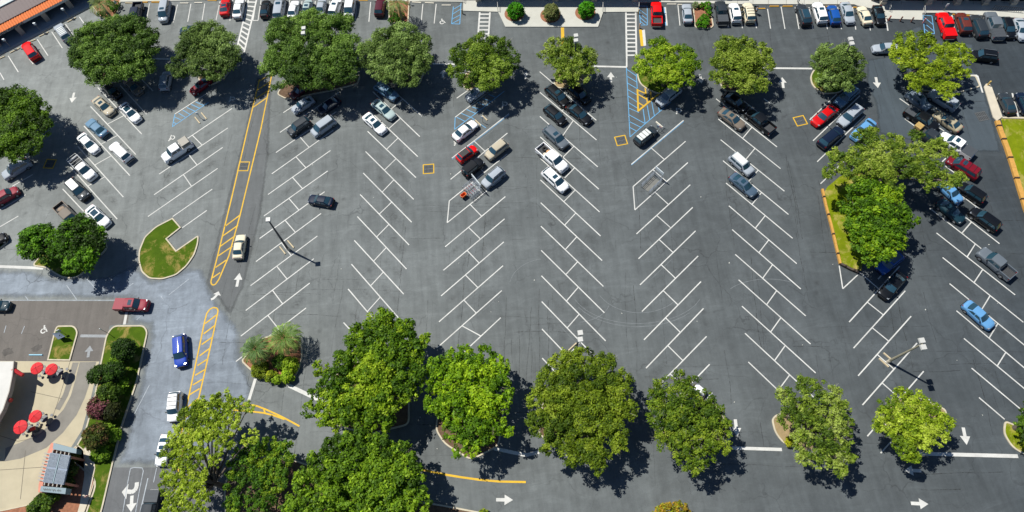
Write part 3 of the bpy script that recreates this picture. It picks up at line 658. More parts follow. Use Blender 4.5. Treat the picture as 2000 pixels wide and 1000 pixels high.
def body_mesh(t):
    L, Wd, H, belt, hood, trunk, xa, xb, xc, xd, rf = SPEC[t]
    pk = t.startswith('pickup'); bx = t in ('jeep', 'pickup', 'pickup_short', 'boxy')
    end = xd + .12 if pk else L
    w0 = .84 if bx else .66
    st = [(0, w0, hood - .36), (.05, w0 + .10, hood - .22), (.16, .92 if bx else .86, hood - .12), (.40, .975 if bx else .95, hood - .05), (.9, .99, hood - .01), (xa, 1, hood + .01),
          (xa + .25, 1, belt), ((xa + xd) / 2, 1, belt + .01), (xd - .2, 1, (belt + trunk) / 2)]
    if pk: st += [(end, 1, belt)]
    else: st += [(xd + .05, .99 if xd < L - .3 else .97, trunk), (max(xd + .1, L - .32), .965, trunk), (L - .12, .92 if bx else .88, trunk - .06), (L - .04, .86 if bx else .78, trunk - .22), (L, .80 if bx else .70, trunk - .42)]
    st = [s for i, s in enumerate(st) if i == 0 or s[0] > st[i - 1][0] + .01]
    mb = MB(); rings = []
    for s, w, zt in st:
        x = L / 2 - s; hw = Wd / 2 * w
        pts = [(0, zt + .02), (hw * .45, zt + .015), (hw * .80, zt - .01), (hw * .93, zt - .06), (hw * .985, zt - .17), (hw, (zt + .3) / 2), (hw * .985, .42), (hw * .93, .24), (hw * .5, .2), (0, .2)]
        ring = [(x, y, z) for y, z in pts] + [(x, -y, z) for y, z in pts[-2:0:-1]]
        rings.append(ring)
    n = len(rings[0]); vs = [p for r in rings for p in r]; fs = []
    for i in range(len(rings) - 1):
        for j in range(n):
            k = (j + 1) % n
            fs.append((i * n + j, i * n + k, (i + 1) * n + k, (i + 1) * n + j))
    fs.append(tuple(range(n - 1, -1, -1))); fs.append(tuple((len(rings) - 1) * n + i for i in range(n)))
    fs = [tuple(reversed(f)) for f in fs]
    mb.add(vs, fs); me = mb.mesh('body', M_PAINT, True); return me
def cab_rings(t):
    L, Wd, H, belt, hood, trunk, xa, xb, xc, xd, rf = SPEC[t]
    wb, wr = Wd / 2 * .93, Wd / 2 * rf
    zr = H
    def ring(s, zc, wroof, top, bow):
        ys = [wb, wroof, wroof * .9, wroof * .5, 0, -wroof * .5, -wroof * .9, -wroof, -wb]
        out = []
        for i, y in enumerate(ys):
            if top: z = [zc, zr - .09, zr - .035, zr, zr + .02, zr, zr - .035, zr - .09, zc][i]
            else: z = zc
            x = L / 2 - s + bow * (1 - (y / wb) ** 2)
            out.append(Vector((x, y, z)))
        return out
    zb = belt - .02
    return [ring(xa, hood - .01, wr, False, .16), ring(xb, zb, wr * .97, True, .05), ring((xb + xc) / 2, zb, wr, True, 0), ring(xc, trunk - .04, wr * .96, True, -.04), ring(xd, trunk - .02, wr, False, -.10)]
def cabin_mesh(t):
    R_ = cab_rings(t); n = 9; mb = MB(); fs = []
    for i in range(4):
        for j in range(n - 1): fs.append((i * n + j, i * n + j + 1, (i + 1) * n + j + 1, (i + 1) * n + j))
    mb.add([p for r in R_ for p in r], fs); me = mb.mesh('cabin', M_PAINT, True); me.set_sharp_from_angle(angle=math.radians(24)); return me
def lerp3(a, b, t): return a + (b - a) * t
def glass_front(t, rear=False):
    R_ = cab_rings(t); A, B = (R_[4], R_[3]) if rear else (R_[0], R_[1])
    mb = MB(); idx = [1, 2, 3, 4, 5, 6, 7]; lo, hi = (.10, .93) if not rear else (.12, .92)
    rows = []
    for tt in (lo, hi):
        row = []
        for j in idx:
            a = A[j].copy(); 
            if j in (1, 7): a = lerp3(A[j], A[0 if j == 1 else 8], .55)
            if j in (2, 6): a = lerp3(A[j], A[0 if j == 2 else 8], .35)
            b = B[j]
            if j in (1, 7): b = lerp3(B[j], B[2 if j == 1 else 6], .5)
            row.append(lerp3(a, b, tt))
        rows.append(row)
    nrm = (rows[0][3] - rows[1][3]).cross(Vector((0, 1, 0))); nrm.normalize()
    if nrm.z < 0: nrm = -nrm
    vs = [p + nrm * .022 for r in rows for p in r]
    m = len(idx)
    mb.add(vs, [(j, j + 1, m + j + 1, m + j) for j in range(m - 1)])
    return mb.mesh('rear_window' if rear else 'windshield', M_GLASS, False)
def glass_side(t, sgn, part):
    L, Wd, H, belt, hood, trunk, xa, xb, xc, xd, rf = SPEC[t]
    wb, wr = Wd / 2 * .93, Wd / 2 * rf
    X = lambda s: L / 2 - s
    mid = (xb + xc) / 2 + .05
    def P(s, f):  # f 0 belt .. 1 roof edge
        z0, z1 = belt, H - .09
        y = wb + (wr - wb) * f + .014
        return Vector((X(s), sgn * y, z0 + (z1 - z0) * f))
    fb, ft = .10, .88
    xA = xa + (xb - xa) * .1 + .22; xD = xd - (xd - xc) * .12 - .22
    if part == 0: ps = [P(xA, fb), P(mid - .05, fb), P(mid - .05, ft), P(xb + .06, ft)]
    else: ps = [P(mid + .05, fb), P(xD, fb), P(xc - .06, ft), P(mid + .05, ft)]
    if sgn > 0: ps = ps[::-1]
    mb = MB(); mb.add(ps, [(0, 1, 2, 3)]); return mb.mesh('side_window', M_GLASS)
def wheel_mesh(r=.34, w=.24):
    n = 16; mb = MB()
    prof = [(r * .62, -w / 2), (r * .93, -w / 2), (r, -w / 2 + .04), (r, w / 2 - .04), (r * .93, w / 2), (r * .62, w / 2)]
    vs = []; fs = []
    for i in range(n):
        a = 2 * math.pi * i / n
        for rr, y in prof: vs.append((rr * math.cos(a), y, rr * math.sin(a)))
    k = len(prof)
    for i in range(n):
        for j in range(k - 1): fs.append((i * k + j, i * k + j + 1, ((i + 1) % n) * k + j + 1, ((i + 1) % n) * k + j))
    mb.add(vs, fs); tyre = mb.mesh('tyre', M_TYRE)
    mb = MB(); mb.tube((0, -w / 2 + .02, 0), (0, w / 2 - .02, 0), r * .64, n=n)
    return mb.mesh('wheel', M_RIM), tyre
WHEEL = wheel_mesh(); WHEEL_B = wheel_mesh(.40, .27)
def rbox(name, m, x, y, z, sx, sy, sz, ch=.3):
    """box with chamfered upright edges"""
    mb = MB(); c = min(sx, sy) * ch
    P = [(-sx + c, -sy), (sx - c, -sy), (sx, -sy + c), (sx, sy - c), (sx - c, sy), (-sx + c, sy), (-sx, sy - c), (-sx, -sy + c)]
    mb.prism([(x + a, y + b) for a, b in P], z - sz, z + sz); return mb.mesh(name, m)
_cache = {}
def parts_of(t):
    if t in _cache: return _cache[t]
    L, Wd, H, belt, hood, trunk, xa, xb, xc, xd, rf = SPEC[t]
    pk = t.startswith('pickup'); big = pk or t == 'jeep'
    P = [('body', body_mesh(t), None), ('cabin', cabin_mesh(t), None), ('windshield', glass_front(t), None), ('rear_window', glass_front(t, True), None)]
    for s in (1, -1):
        P.append(('side_window', glass_side(t, s, 0), None)); P.append(('side_window', glass_side(t, s, 1), None))
    wm = WHEEL_B if big else WHEEL; wr = .40 if big else .34
    fa, ra = L / 2 - .88, -L / 2 + (1.15 if pk else .92)
    for x in (fa, ra):
        for s in (1, -1): P.append(('wheel', wm, (x, s * (Wd / 2 - .095), wr)))
    for s in (1, -1):
        P.append(('headlight', rbox('headlight', M_LAMP, L / 2 - .30, s * Wd / 2 * .72, hood - .15, .14, .15, .06), None))
        zt = (1.0 if pk else trunk - .16)
        P.append(('taillight', rbox('taillight', M_RED, -L / 2 + .13, s * Wd / 2 * (.90 if pk else .76), zt, .09, .09 if pk else .12, .14 if pk or t in ('suv', 'van', 'jeep') else .06), None))
        P.append(('mirror', rbox('mirror', M_BLK, L / 2 - xa - .32, s * (Wd / 2 + .06), belt + .06, .08, .11, .07), None))
    P.append(('grille', rbox('grille', M_BLK, L / 2 - .05, 0, hood - .36, .06, Wd * .26, .09), None))
    P.append(('front_bumper', rbox('front_bumper', M_BLK if t in ('suv', 'jeep') else M_PAINT, L / 2 - .08, 0, .42, .13, Wd * .36, .12), None))
    P.append(('rear_bumper', rbox('rear_bumper', M_CHROME if pk else M_BLK, -L / 2 + .04, 0, .48, .12, Wd * .40, .10), None))
    if pk:
        mb = MB(); x0 = -L / 2 + .02; x1 = L / 2 - xd - .13; hw = Wd / 2
        for s in (1, -1):
            y0, y1 = sorted((s * hw * .985, s * (hw * .985 - .13)))
            mb.box(x0, x1, y0, y1, .42, 1.22 if t == 'pickup' else 1.16)
        mb.box(x0, x0 + .07, -hw * .985 + .131, hw * .985 - .131, .45, 1.2 if t == 'pickup' else 1.14)
        P.append(('cargo_bed', mb.mesh('cargo_bed', M_PAINT), None))
        mb = MB(); mb.box(x0 + .072, x1 - .01, -hw + .16, hw - .16, .70, .78)
        for i in range(7):
            y = -hw + .32 + i * (Wd - .64) / 6; mb.box(x0 + .1, x1 - .05, y - .03, y + .03, .781, .80)
        P.append(('bed_liner', mb.mesh('bed_liner', M_LINER), None))
    if t == 'jeep':
        mb = MB(); mb.tube((-L / 2 - .0, 0, 1.05), (-L / 2 - .24, 0, 1.05), .38, n=16)
        P.append(('spare_wheel', mb.mesh('spare_wheel', M_TYRE), None))
    _cache[t] = P; return P
def opt_part(t, o):
    """optional parts: sunroof, panorama roof, roof rails, bed covers"""
    L, Wd, H, belt, hood, trunk, xa, xb, xc, xd, rf = SPEC[t]
    wr = Wd / 2 * rf; key = (t, o)
    if key in _cache: return _cache[key]
    r = []
    cx = L / 2 - (xb + xc) / 2
    if o == 'sun': r = [('sunroof', rbox('sunroof', M_GLASS, L / 2 - xb - .55, 0, H + .015, .30, wr * .58, .02))]
    if o == 'pano': r = [('sunroof', rbox('sunroof', M_GLASS, cx, 0, H + .012, (xc - xb) / 2 * .84, wr * .74, .016, .12))]
    if o == 'blackroof': r = [('black_roof', rbox('black_roof', M_BLK, cx, 0, H + .006, (xc - xb) / 2 * .98, wr * .88, .02, .1))]
    if o == 'whiteroof': r = [('pale_roof', rbox('pale_roof', M_ROOFW, cx, 0, H + .006, (xc - xb) / 2 * .96, wr * .84, .022, .1))]
    if o == 'rails':
        mb = MB()
        for s in (1, -1):
            mb.box(cx - (xc - xb) / 2 * .85, cx + (xc - xb) / 2 * .85, s * wr * .84 - .025, s * wr * .84 + .025, H, H + .07)
        r = [('roof_rails', mb.mesh('roof_rails', M_RIM))]
    if o == 'bars':
        mb = MB()
        for i in range(3):
            x = cx + (i - 1) * (xc - xb) * .3; mb.box(x - .03, x + .03, -wr * .85, wr * .85, H + .02, H + .075)
        r = [('roof_bars', mb.mesh('roof_bars', M_BLK))]
    if o == 'slats':
        mb = MB()
        for i in range(5):
            x = cx + (i - 2) * (xc - xb) * .18; mb.box(x - .09, x + .09, -wr * .78, wr * .78, H + .02, H + .06)
        r = [('roof_slats', mb.mesh('roof_slats', M_ROOFW))]
    if t.startswith('pickup'):
        x0, x1, hw, zt = -L / 2 + .04, L / 2 - xd - .16, Wd / 2 * .97, (1.225 if t == 'pickup' else 1.165)
        if o == 'cover':
            mb = MB(); mb.box(x0, x1, -hw, hw, zt, zt + .05)
            for i in range(1, 3): mb.box(x0 + (x1 - x0) * i / 3 - .015, x0 + (x1 - x0) * i / 3 + .015, -hw * .98, hw * .98, zt + .05, zt + .062)
            r = [('bed_cover', mb.mesh('bed_cover', M_COVER))]
        if o == 'paintcover':
            mb = MB(); mb.box(x0, x1, -hw, hw, zt, zt + .07); r = [('bed_cover', mb.mesh('bed_cover', M_PAINT))]
        if o == 'shell':
            mb = MB(); a = .12
            vs = [(x0, -hw, zt), (x1, -hw, zt), (x1, hw, zt), (x0, hw, zt), (x0 + a, -hw + a, zt + .6), (x1 - .05, -hw + a, zt + .6), (x1 - .05, hw - a, zt + .6), (x0 + a, hw - a, zt + .6)]
            mb.add(vs, [(4, 5, 6, 7), (0, 1, 5, 4), (1, 2, 6, 5), (2, 3, 7, 6), (3, 0, 4, 7)])
            w_ = MB()
            for s in (1, -1):
                w_.add([(x0 + .35, s * (hw - .015), zt + .18), (x1 - .3, s * (hw - .015), zt + .18), (x1 - .3, s * (hw - .075), zt + .46), (x0 + .35, s * (hw - .075), zt + .46)], [(0, 1, 2, 3)] if s < 0 else [(3, 2, 1, 0)])
            r = [('camper_shell', mb.mesh('camper_shell', M_SHELL)), ('shell_window', w_.mesh('shell_window', M_GLASS))]
        if o == 'rack':
            mb = MB(); xm = (x0 + x1) / 2
            for s in (1, -1):
                for x in (x0 + .1, x1 - .1): mb.tube((x, s * (hw - .06), zt), (x, s * (hw - .06), zt + .5), .025, n=6)
                mb.tube((x0 + .1, s * (hw - .06), zt + .5), (x1 - .1, s * (hw - .06), zt + .5), .03, n=6)
            for i in range(4):
                x = x0 + .1 + (x1 - x0 - .2) * i / 3; mb.tube((x, -hw + .06, zt + .5), (x, hw - .06, zt + .5), .025, n=6)
            r = [('ladder_rack', mb.mesh('ladder_rack', M_ROOFW))]
    _cache[key] = r; return r
M_ROOFW = mat('pale_roof_panel', 'c9cdc9', .4)
M_SHELL = mat('camper_shell', '8e8a80', .6, var=.06)
COLS = {'white': 'e8e9ea', 'silver': '9aa2ab', 'grey': '5d656d', 'dkgrey': '2c3238', 'black': '0c0f14', 'navy': '0c1a30', 'blue': '134a94', 'brightblue': '1a3f9e', 'ltblue': '5b8fbd', 'steel': '5f7f99',
        'skyblue': '9db4cb', 'slate': '46586a', 'dsilver': '6f7c8a', 'red': 'bd0a10', 'scarlet': 'd8070a', 'maroon': '6e0d1e', 'rose': '8a2f3c', 'beige': 'aca38f', 'cream': 'd2c9b0', 'brown': '5e2a22', 'teal': '14303c', 'silgreen': '9fb0b0', 'darkcherry': '4a1424', 'taupe': '6f665c', 'tan': 'a0967e'}
CARS_G = {'sedan': 'cars parked in the lot', 'pickup': 'pickup trucks in the lot'}
NAME = {'sedan': ('sedan', 'car'), 'coupe': ('coupe', 'car'), 'hatch': ('hatchback', 'car'), 'boxy': ('boxy_hatchback', 'car'), 'suv': ('suv', 'suv'), 'van': ('minivan', 'minivan'), 'jeep': ('off_road_car', 'suv'), 'pickup': ('pickup_truck', 'pickup truck'), 'pickup_short': ('pickup_truck', 'pickup truck')}
def car(t, colr, nose, tail, label, opts=()):
    L = SPEC[t][0]
    A, B = G(nose[0], nose[1], .6), G(tail[0], tail[1], .6)
    d = A - B; rz = math.atan2(d.y, d.x); s = max(.84, min(1.0, (d.length - .3) / L))
    c = (A + B) / 2
    nm, cat = NAME[t]
    r = empty(nm, (c.x, c.y, .02), rz); r.scale = (s, .48 + s * .46, .96)
    tag(r, label, cat, group={'car': 'cars of the car park', 'suv': 'suvs of the car park', 'minivan': 'minivans of the car park', 'pickup truck': 'pickup trucks of the car park'}[cat])
    col = (*lin(COLS[colr]), 1)
    for pn, me, loc in parts_of(t):
        ty = None
        if isinstance(me, tuple): me, ty = me
        o = link(pn, me, r); o.color = col
        if loc: o.location = loc
        if ty: link('tyre', ty, o)
    for op in opts:
        for pn, me in opt_part(t, op):
            o = link(pn, me, r); o.color = col
    return r
S, U, P_, V, H9, C9 = 'sedan', 'suv', 'pickup', 'van', 'hatch', 'coupe'
CARS = [
 (U, 'scarlet', (49, 84), (72, 117), 'red suv nosed in to the angled sidewalk'),
 (U, 'silver', (110, 46), (138, 84), 'silver suv with slatted roof, nosed in to the angled sidewalk', ('slats',)),
 (P_, 'navy', (263, 50), (272, 7), 'dark navy open pickup backed in beside the corner planter'),
 (V, 'silver', (318, 44), (326, 4), 'silver van backed in alone, right of the navy pickup', ('sun',)),
 (S, 'teal', (358, 61), (388, 60), 'dark teal car driving under the second oak'),
 (S, 'black', (233, 191), (203, 164), 'black car in the shade, rear half under the north west oak'),
 (S, 'taupe', (275, 184), (247, 157), 'grey brown car in the shade right of the black one', ()),
 (U, 'silver', (328, 140), (321, 178), 'silver suv alone in the shade between the two left oaks', ('rails',)),
 (S, 'beige', (222, 225), (184, 191), 'beige sedan with open sunroof, below the black shaded car', ('sun',)),
 (S, 'white', (273, 239), (237, 202), 'white car with brown glass roof, right of the beige sedan', ('pano',)),
 (C9, 'maroon', (372, 183), (411, 154), 'dark red coupe half hidden under the second oak'),
 (S, 'steel', (171, 235), (208, 266), 'steel blue car, below the beige sedan'),
 (S, 'white', (192, 300), (155, 262), 'plain white sedan, first below the steel blue car'),
 (U, 'white', (217, 280), (256, 316), 'white suv with dark rear and red tail lamps, right of the plain white sedan', ('whiteroof',)),
 ('pickup_short', 'white', (187, 353), (140, 307), 'white pickup with a ladder rack over its bed', ('rack',)),
 (U, 'dkgrey', (174, 393), (132, 350), 'charcoal suv with pale roof, below the ladder rack pickup', ('whiteroof',)),
 (P_, 'taupe', (163, 452), (108, 394), 'grey open pickup partly under the round trees'),
 (S, 'white', (214, 443), (171, 403), 'white sedan with black glass roof, right of the grey open pickup', ('pano',)),
 (U, 'silver', (5, 348), (61, 313), 'silver suv in the shade at the left edge', ('rails',)),
 (U, 'rose', (36, 370), (-10, 397), 'rose red suv cut by the left edge'),
 (P_, 'white', (318, 314), (375, 277), 'white pickup with a grey camper shell', ('shell',)),
 (C9, 'red', (442, -5), (438, 32), 'red coupe with dark roof glass in the top row', ('pano',)),
 (S, 'white', (470, -3), (463, 37), 'white sedan directly left of the slanted crosswalk'),
 (S, 'black', (521, 0), (516, 36), 'black sedan, first right of the slanted crosswalk'),
 (V, 'silver', (550, -5), (543, 40), 'silver van with blue sunroof, second right of the slanted crosswalk', ('sun',)),
 (S, 'white', (578, 1), (569, 39), 'white sedan, third right of the slanted crosswalk'),
 (S, 'silgreen', (596, 36), (604, 2), 'grey green sedan with sunroof, nose out over the biggest oak', ('sun',)),
 (S, 'silver', (623, 35), (631, 1), 'silver sedan backed in behind the biggest oak'),
 (U, 'white', (661, -3), (649, 35), 'white suv with sunroof in the top row', ('sun',)),
 (V, 'white', (680, 37), (687, -5), 'white minivan, rightmost of the white ones above the biggest oak'),
 (U, 'darkcherry', (746, -4), (740, 33), 'dark cherry suv left of the palm planter'),
 (S, 'silver', (571, 219), (613, 192), 'silver sedan at the shade edge below the biggest oak'),
 (S, 'navy', (621, 221), (664, 193), 'dark blue car in the shade below the biggest oak'),
 (U, 'dkgrey', (564, 262), (604, 235), 'dark grey suv, lower left of the group below the biggest oak'),
 (V, 'silver', (609, 264), (654, 232), 'pale silver minivan, lowest right of the group below the biggest oak'),
 (U, 'steel', (776, 194), (735, 166), 'blue grey suv with its rear under the fourth oak', ('rails',)),
 (S, 'silgreen', (771, 232), (728, 197), 'pale green sedan with sunroof, below the fourth oak', ('sun',)),
 (S, 'white', (753, 261), (711, 223), 'white sedan with sunroof, below the pale green sedan', ('sun',)),
 (S, 'darkcherry', (572, 187), (602, 165), 'dark car almost hidden under the biggest oak'),
 (S, 'navy', (601, 388), (653, 397), 'dark navy sedan driving across the empty stalls'),
 (S, 'cream', (472, 460), (465, 505), 'cream sedan driving up beside the yellow hatching'),
 (S, 'silver', (912, 195), (950, 168), 'silver car in the shade under the centre oak'),
 (S, 'white', (931, 238), (886, 273), 'white sedan beside the blue hatching of the centre rows'),
 (U, 'black', (1110, 207), (1069, 170), 'glossy black suv below the oak by the lamp', ('sun',)),
 (U, 'black', (1151, 201), (1112, 168), 'black suv in full shade, right of the glossy black one'),
 (H9, 'black', (1107, 244), (1062, 206), 'black hatchback, second down in its column'),
 (S, 'black', (1154, 241), (1109, 205), 'black sedan, right of the black hatchback'),
 (U, 'grey', (1108, 290), (1064, 249), 'dark grey blue car with sunroof, third down below the oak by the lamp', ('sun',)),
 (P_, 'white', (1106, 334), (1051, 286), 'white pickup with a tyre in its bed'),
 (U, 'white', (1110, 376), (1060, 330), 'white suv with sunroof and bars, lowest of its column', ('sun', 'rails')),
 (H9, 'scarlet', (931, 287), (893, 315), 'bright red hatchback with black roof', ('blackroof',)),
 (U, 'beige', (950, 309), (989, 279), 'champagne suv, right of the red hatchback'),
 ('jeep', 'black', (943, 313), (906, 343), 'black off road car with a spare wheel on its tail'),
 (U, 'silver', (943, 365), (983, 331), 'silver suv, right of the cart shelter', ('rails',)),
 (P_, 'scarlet', (1281, 4), (1283, 52), 'red open pickup, left of the clipped shrub planter'),
 (S, 'silver', (1340, 7), (1344, 47), 'silver sedan directly left of the clipped shrub planter'),
 (P_, 'dkgrey', (1405, 3), (1412, 49), 'dark pickup with a flat bed cover, right of the clipped shrub planter', ('cover',)),
 (U, 'white', (1431, 7), (1439, 46), 'white suv with sunroof, right of the dark covered pickup', ('sun',)),
 (U, 'cream', (1458, 6), (1466, 46), 'cream suv with its doors open', ('bars',)),
 (U, 'dkgrey', (1562, 9), (1576, 51), 'dark grey suv with long sunroof and rails', ('rails', 'pano')),
 (U, 'white', (1594, 5), (1607, 47), 'white suv with blue sunroof, left of the blue hatchback', ('sun',)),
 (H9, 'blue', (1623, 10), (1633, 49), 'bright blue hatchback in the top row'),
 (S, 'silver', (1662, 47), (1648, 5), 'silver sedan backed in beside the blue hatchback'),
 (S, 'cream', (1680, 12), (1696, 50), 'cream sedan left of the black one'),
 (S, 'black', (1722, 50), (1711, 11), 'black sedan beside the bollards'),
 (U, 'silver', (1284, 205), (1326, 172), 'silver car in the shade beside the yellow triangle'),
 (S, 'black', (1460, 215), (1412, 183), 'black car in the shade below the eighth oak'),
 (S, 'taupe', (1454, 251), (1405, 215), 'grey sedan with sunroof, below the black shaded car', ('sun',)),
 (P_, 'black', (1458, 217), (1510, 260), 'black open pickup, right of the grey sedan'),
 (P_, 'scarlet', (1837, 25), (1856, 77), 'red pickup with a red bed cover', ('paintcover',)),
 (U, 'brown', (1873, 25), (1887, 67), 'brown suv with sunroof, right of the red covered pickup', ('sun',)),
 (U, 'dkgrey', (1900, 29), (1920, 75), 'black suv, right of the brown one'),
 (P_, 'grey', (1931, 24), (1951, 79), 'grey pickup with a brown bed cover', ('cover',)),
 (H9, 'black', (1976, 76), (1960, 34), 'black hatchback, right of the grey covered pickup'),
 (S, 'silver', (2001, 80), (1987, 36), 'silver sedan cut by the right edge in the top row'),
 (S, 'silver', (1705, 96), (1752, 94), 'silver sedan driving out left of the yellow green oak'),
 (U, 'black', (1902, 108), (1940, 113), 'black suv driving in right of the yellow green oak', ('rails',)),
 (U, 'steel', (1633, 207), (1672, 173), 'steel blue suv with rails, topmost of its group', ('rails',)),
 (S, 'red', (1588, 244), (1632, 209), 'red sedan left of the silver suv'),
 (U, 'silver', (1637, 247), (1682, 208), 'silver suv with pale roof rails, right of the red sedan', ('rails',)),
 (S, 'ltblue', (1665, 272), (1706, 236), 'light blue sedan partly under the large spreading oak'),
 (U, 'navy', (1645, 250), (1600, 288), 'dark navy suv, lowest of the group left of the spreading oak'),
 (U, 'dsilver', (1815, 216), (1771, 180), 'silver blue suv with sunroof at the lower edge of the yellow green oak', ('rails', 'sun')),
 (U, 'silver', (1813, 179), (1870, 214), 'pale blue suv half under the yellow green oak'),
 (P_, 'black', (1831, 254), (1767, 214), 'large black pickup in deep shade', ('cover',)),
 (S, 'tan', (1825, 219), (1877, 257), 'tan sedan, right of the large black pickup'),
 (P_, 'dkgrey', (1842, 287), (1787, 249), 'dark open pickup with a wooden crate, half under the spreading oak'),
 (P_, 'white', (1833, 264), (1901, 307), 'white pickup with sunroof and grey bed cover', ('cover', 'sun')),
 (V, 'maroon', (1850, 309), (1912, 347), 'dark red minivan nosed in right of the spreading oak', ('sun', 'bars')),
 (U, 'black', (1870, 360), (1923, 395), 'black suv with pale windshield, below the dark red minivan'),
 (S, 'ltblue', (1875, 394), (1836, 357), 'light blue sedan in the shade right of the spreading oak'),
 (S, 'teal', (1883, 435), (1830, 391), 'dark teal sedan in the shade right of the round oak'),
 (U, 'black', (1894, 409), (1951, 450), 'black suv, alone in its row below the other black suv'),
 (P_, 'grey', (1911, 488), (1978, 544), 'grey pickup with an empty black bed'),
 (S, 'ltblue', (1940, 642), (1882, 590), 'light blue sedan alone at the right'),
 (U, 'blue', (1715, 532), (1758, 497), 'blue suv nosing out from under the round oak', ('pano',)),
 (S, 'black', (1720, 584), (1765, 533), 'black sedan in the shade below the round oak'),
 (S, 'dkgrey', (1956, 182), (1976, 223), 'dark silver sedan left of the white line by the lawn'),
 (U, 'navy', (1990, 182), (2009, 223), 'navy suv cut by the right edge above the lawn'),
 ('boxy', 'silver', (1471, 342), (1426, 302), 'silver boxy hatchback with white roof', ('whiteroof',)),
 (S, 'slate', (1477, 383), (1427, 341), 'steel grey sedan with sunroof, below the boxy hatchback', ('sun',)),
 ('boxy', 'dkgrey', (1281, 250), (1242, 281), 'dark car with three pale roof panels', ('whiteroof', 'bars')),
 (P_, 'rose', (292, 597), (225, 596), 'rose red pickup with bed cover crossing the blue grey road', ('paintcover', 'sun')),
 (S, 'teal', (19, 598), (-30, 597), 'dark teal car cut by the left edge on the brown road'),
 (U, 'brightblue', (355, 719), (352, 654), 'bright blue suv driving down beside the yellow hatching'),
 (U, 'white', (339, 826), (345, 765), 'white suv with roof bars driving down behind the bright blue suv', ('bars',)),
 (S, 'white', (313, 912), (328, 847), 'white sedan with open sunroof beside the loose pine', ('sun',)),
 (P_, 'dkgrey', (288, 1030), (302, 964), 'dark pickup with grey bed cover cut by the bottom edge', ('cover',)),
 (U, 'white', (1371, 757), (1334, 800), 'white suv hidden under the twiggy oak'),
 (S, 'black', (5, 464), (-30, 484), 'dark car barely showing at the left edge'),
]
ROOTS = {}
for c in CARS:
    r = car(*c[:4], c[4], c[5] if len(c) > 5 else ()); ROOTS[c[4]] = r
# loads that lie in open beds: things of their own
def at_car(r, x, y, z):
    rz = r.rotation_euler.z
    return Vector((r.location.x + x * math.cos(rz) - y * math.sin(rz), r.location.y + x * math.sin(rz) + y * math.cos(rz), z))
r = ROOTS['white pickup with a tyre in its bed']
mb = MB(); n = 18
for i in range(n):
    a = 2 * math.pi * i / n
    for rr, z in ((.22, 0), (.4, 0), (.42, .1), (.4, .2), (.22, .2)): mb.v.append((rr * math.cos(a), rr * math.sin(a), z))
for i in range(n):
    for j in range(5):
        k = (j + 1) % 5; mb.f.append((i * 5 + j, ((i + 1) % n) * 5 + j, ((i + 1) % n) * 5 + k, i * 5 + k)); mb.m.append(0)
o = mb.build('spare_tyre', M_TYRE); o.location = at_car(r, -1.9, .25, .82); tag(o, 'black spare tyre lying in the bed of the white pickup', 'tyre')
M_BAG = mat('brown_sack', 'b58a60', .9, var=.3, scale=6, bump=.5)
def lump(name, m, loc, r0, lbl, cat, sq=.6, rz=0):
    mb = MB(); rows = 6; cols = 9
    for i in range(rows + 1):
        ph = math.pi * i / rows
        for j in range(cols):
            th = 2 * math.pi * j / cols; k = r0 * (1 + .18 * math.sin(3 * th + i) + .1 * random.random())
            mb.v.append((k * math.sin(ph) * math.cos(th), k * .8 * math.sin(ph) * math.sin(th), r0 * sq * (1 - math.cos(ph)) * .9))
    for i in range(rows):
        for j in range(cols): mb.f.append((i * cols + j, (i + 1) * cols + j, (i + 1) * cols + (j + 1) % cols, i * cols + (j + 1) % cols)); mb.m.append(0)
    o = mb.build(name, m, smooth=True); o.location = loc; o.rotation_euler.z = rz; return tag(o, lbl, cat)
lump('sack', M_BAG, at_car(r, -1.15, .3, .82), .34, 'tan sack beside the tyre in the white pickup bed', 'sack')
lump('sack', mat('white_sack', 'c9bfae', .9, var=.2, scale=5), at_car(r, -1.2, -.4, .82), .3, 'pale sack on the near side of the white pickup bed', 'sack')
r = ROOTS['grey open pickup partly under the round trees']
lump('tool_heap', mat('brush', '8a7a6a', .95, var=.5, scale=9, bump=.8), at_car(r, -1.6, 0, .82), .6, 'brown heap of brush in the grey open pickup bed', 'heap', .4)
r = ROOTS['dark open pickup with a wooden crate, half under the spreading oak']
M_WOOD = mat('crate_wood', 'b89a5e', .8, var=.2, scale=8)
rt = empty('wooden_crate', at_car(r, -2.1, .1, .82), r.rotation_euler.z); tag(rt, 'yellow wooden crate in the dark pickup bed under the oak', 'crate')
mb = MB()
for i in range(5): mb.box(-.5, .5, -.5 + i * .21, -.34 + i * .21, .52, .56)
mb.build('lid', M_WOOD, rt)
mb = MB(); mb.box(-.48, .48, -.5, -.46, 0, .515); mb.box(-.48, .48, .46, .5, 0, .515); mb.box(-.52, -.485, -.5, .5, 0, .515); mb.box(.485, .52, -.5, .5, 0, .515); mb.build('side_panel', M_WOOD, rt)
# open doors of the cream suv
r = ROOTS['cream suv with its doors open']
for s in (1, -1):
    for x0, a in ((1.0, 62), (-.15, 58)):
        if s < 0 and x0 < 0: continue
        mb = MB(); mb.box(-1.0, 0, -.03, .03, .35, 1.12); mb.mi = 1; mb.box(-.85, -.1, -.02, .02, 1.122, 1.5)
        o = mb.build('door', [M_PAINT, M_GLASS], r); o.color = (*lin(COLS['cream']), 1); o.location = (x0, s * .93, 0); o.rotation_euler.z = -s * math.radians(a)
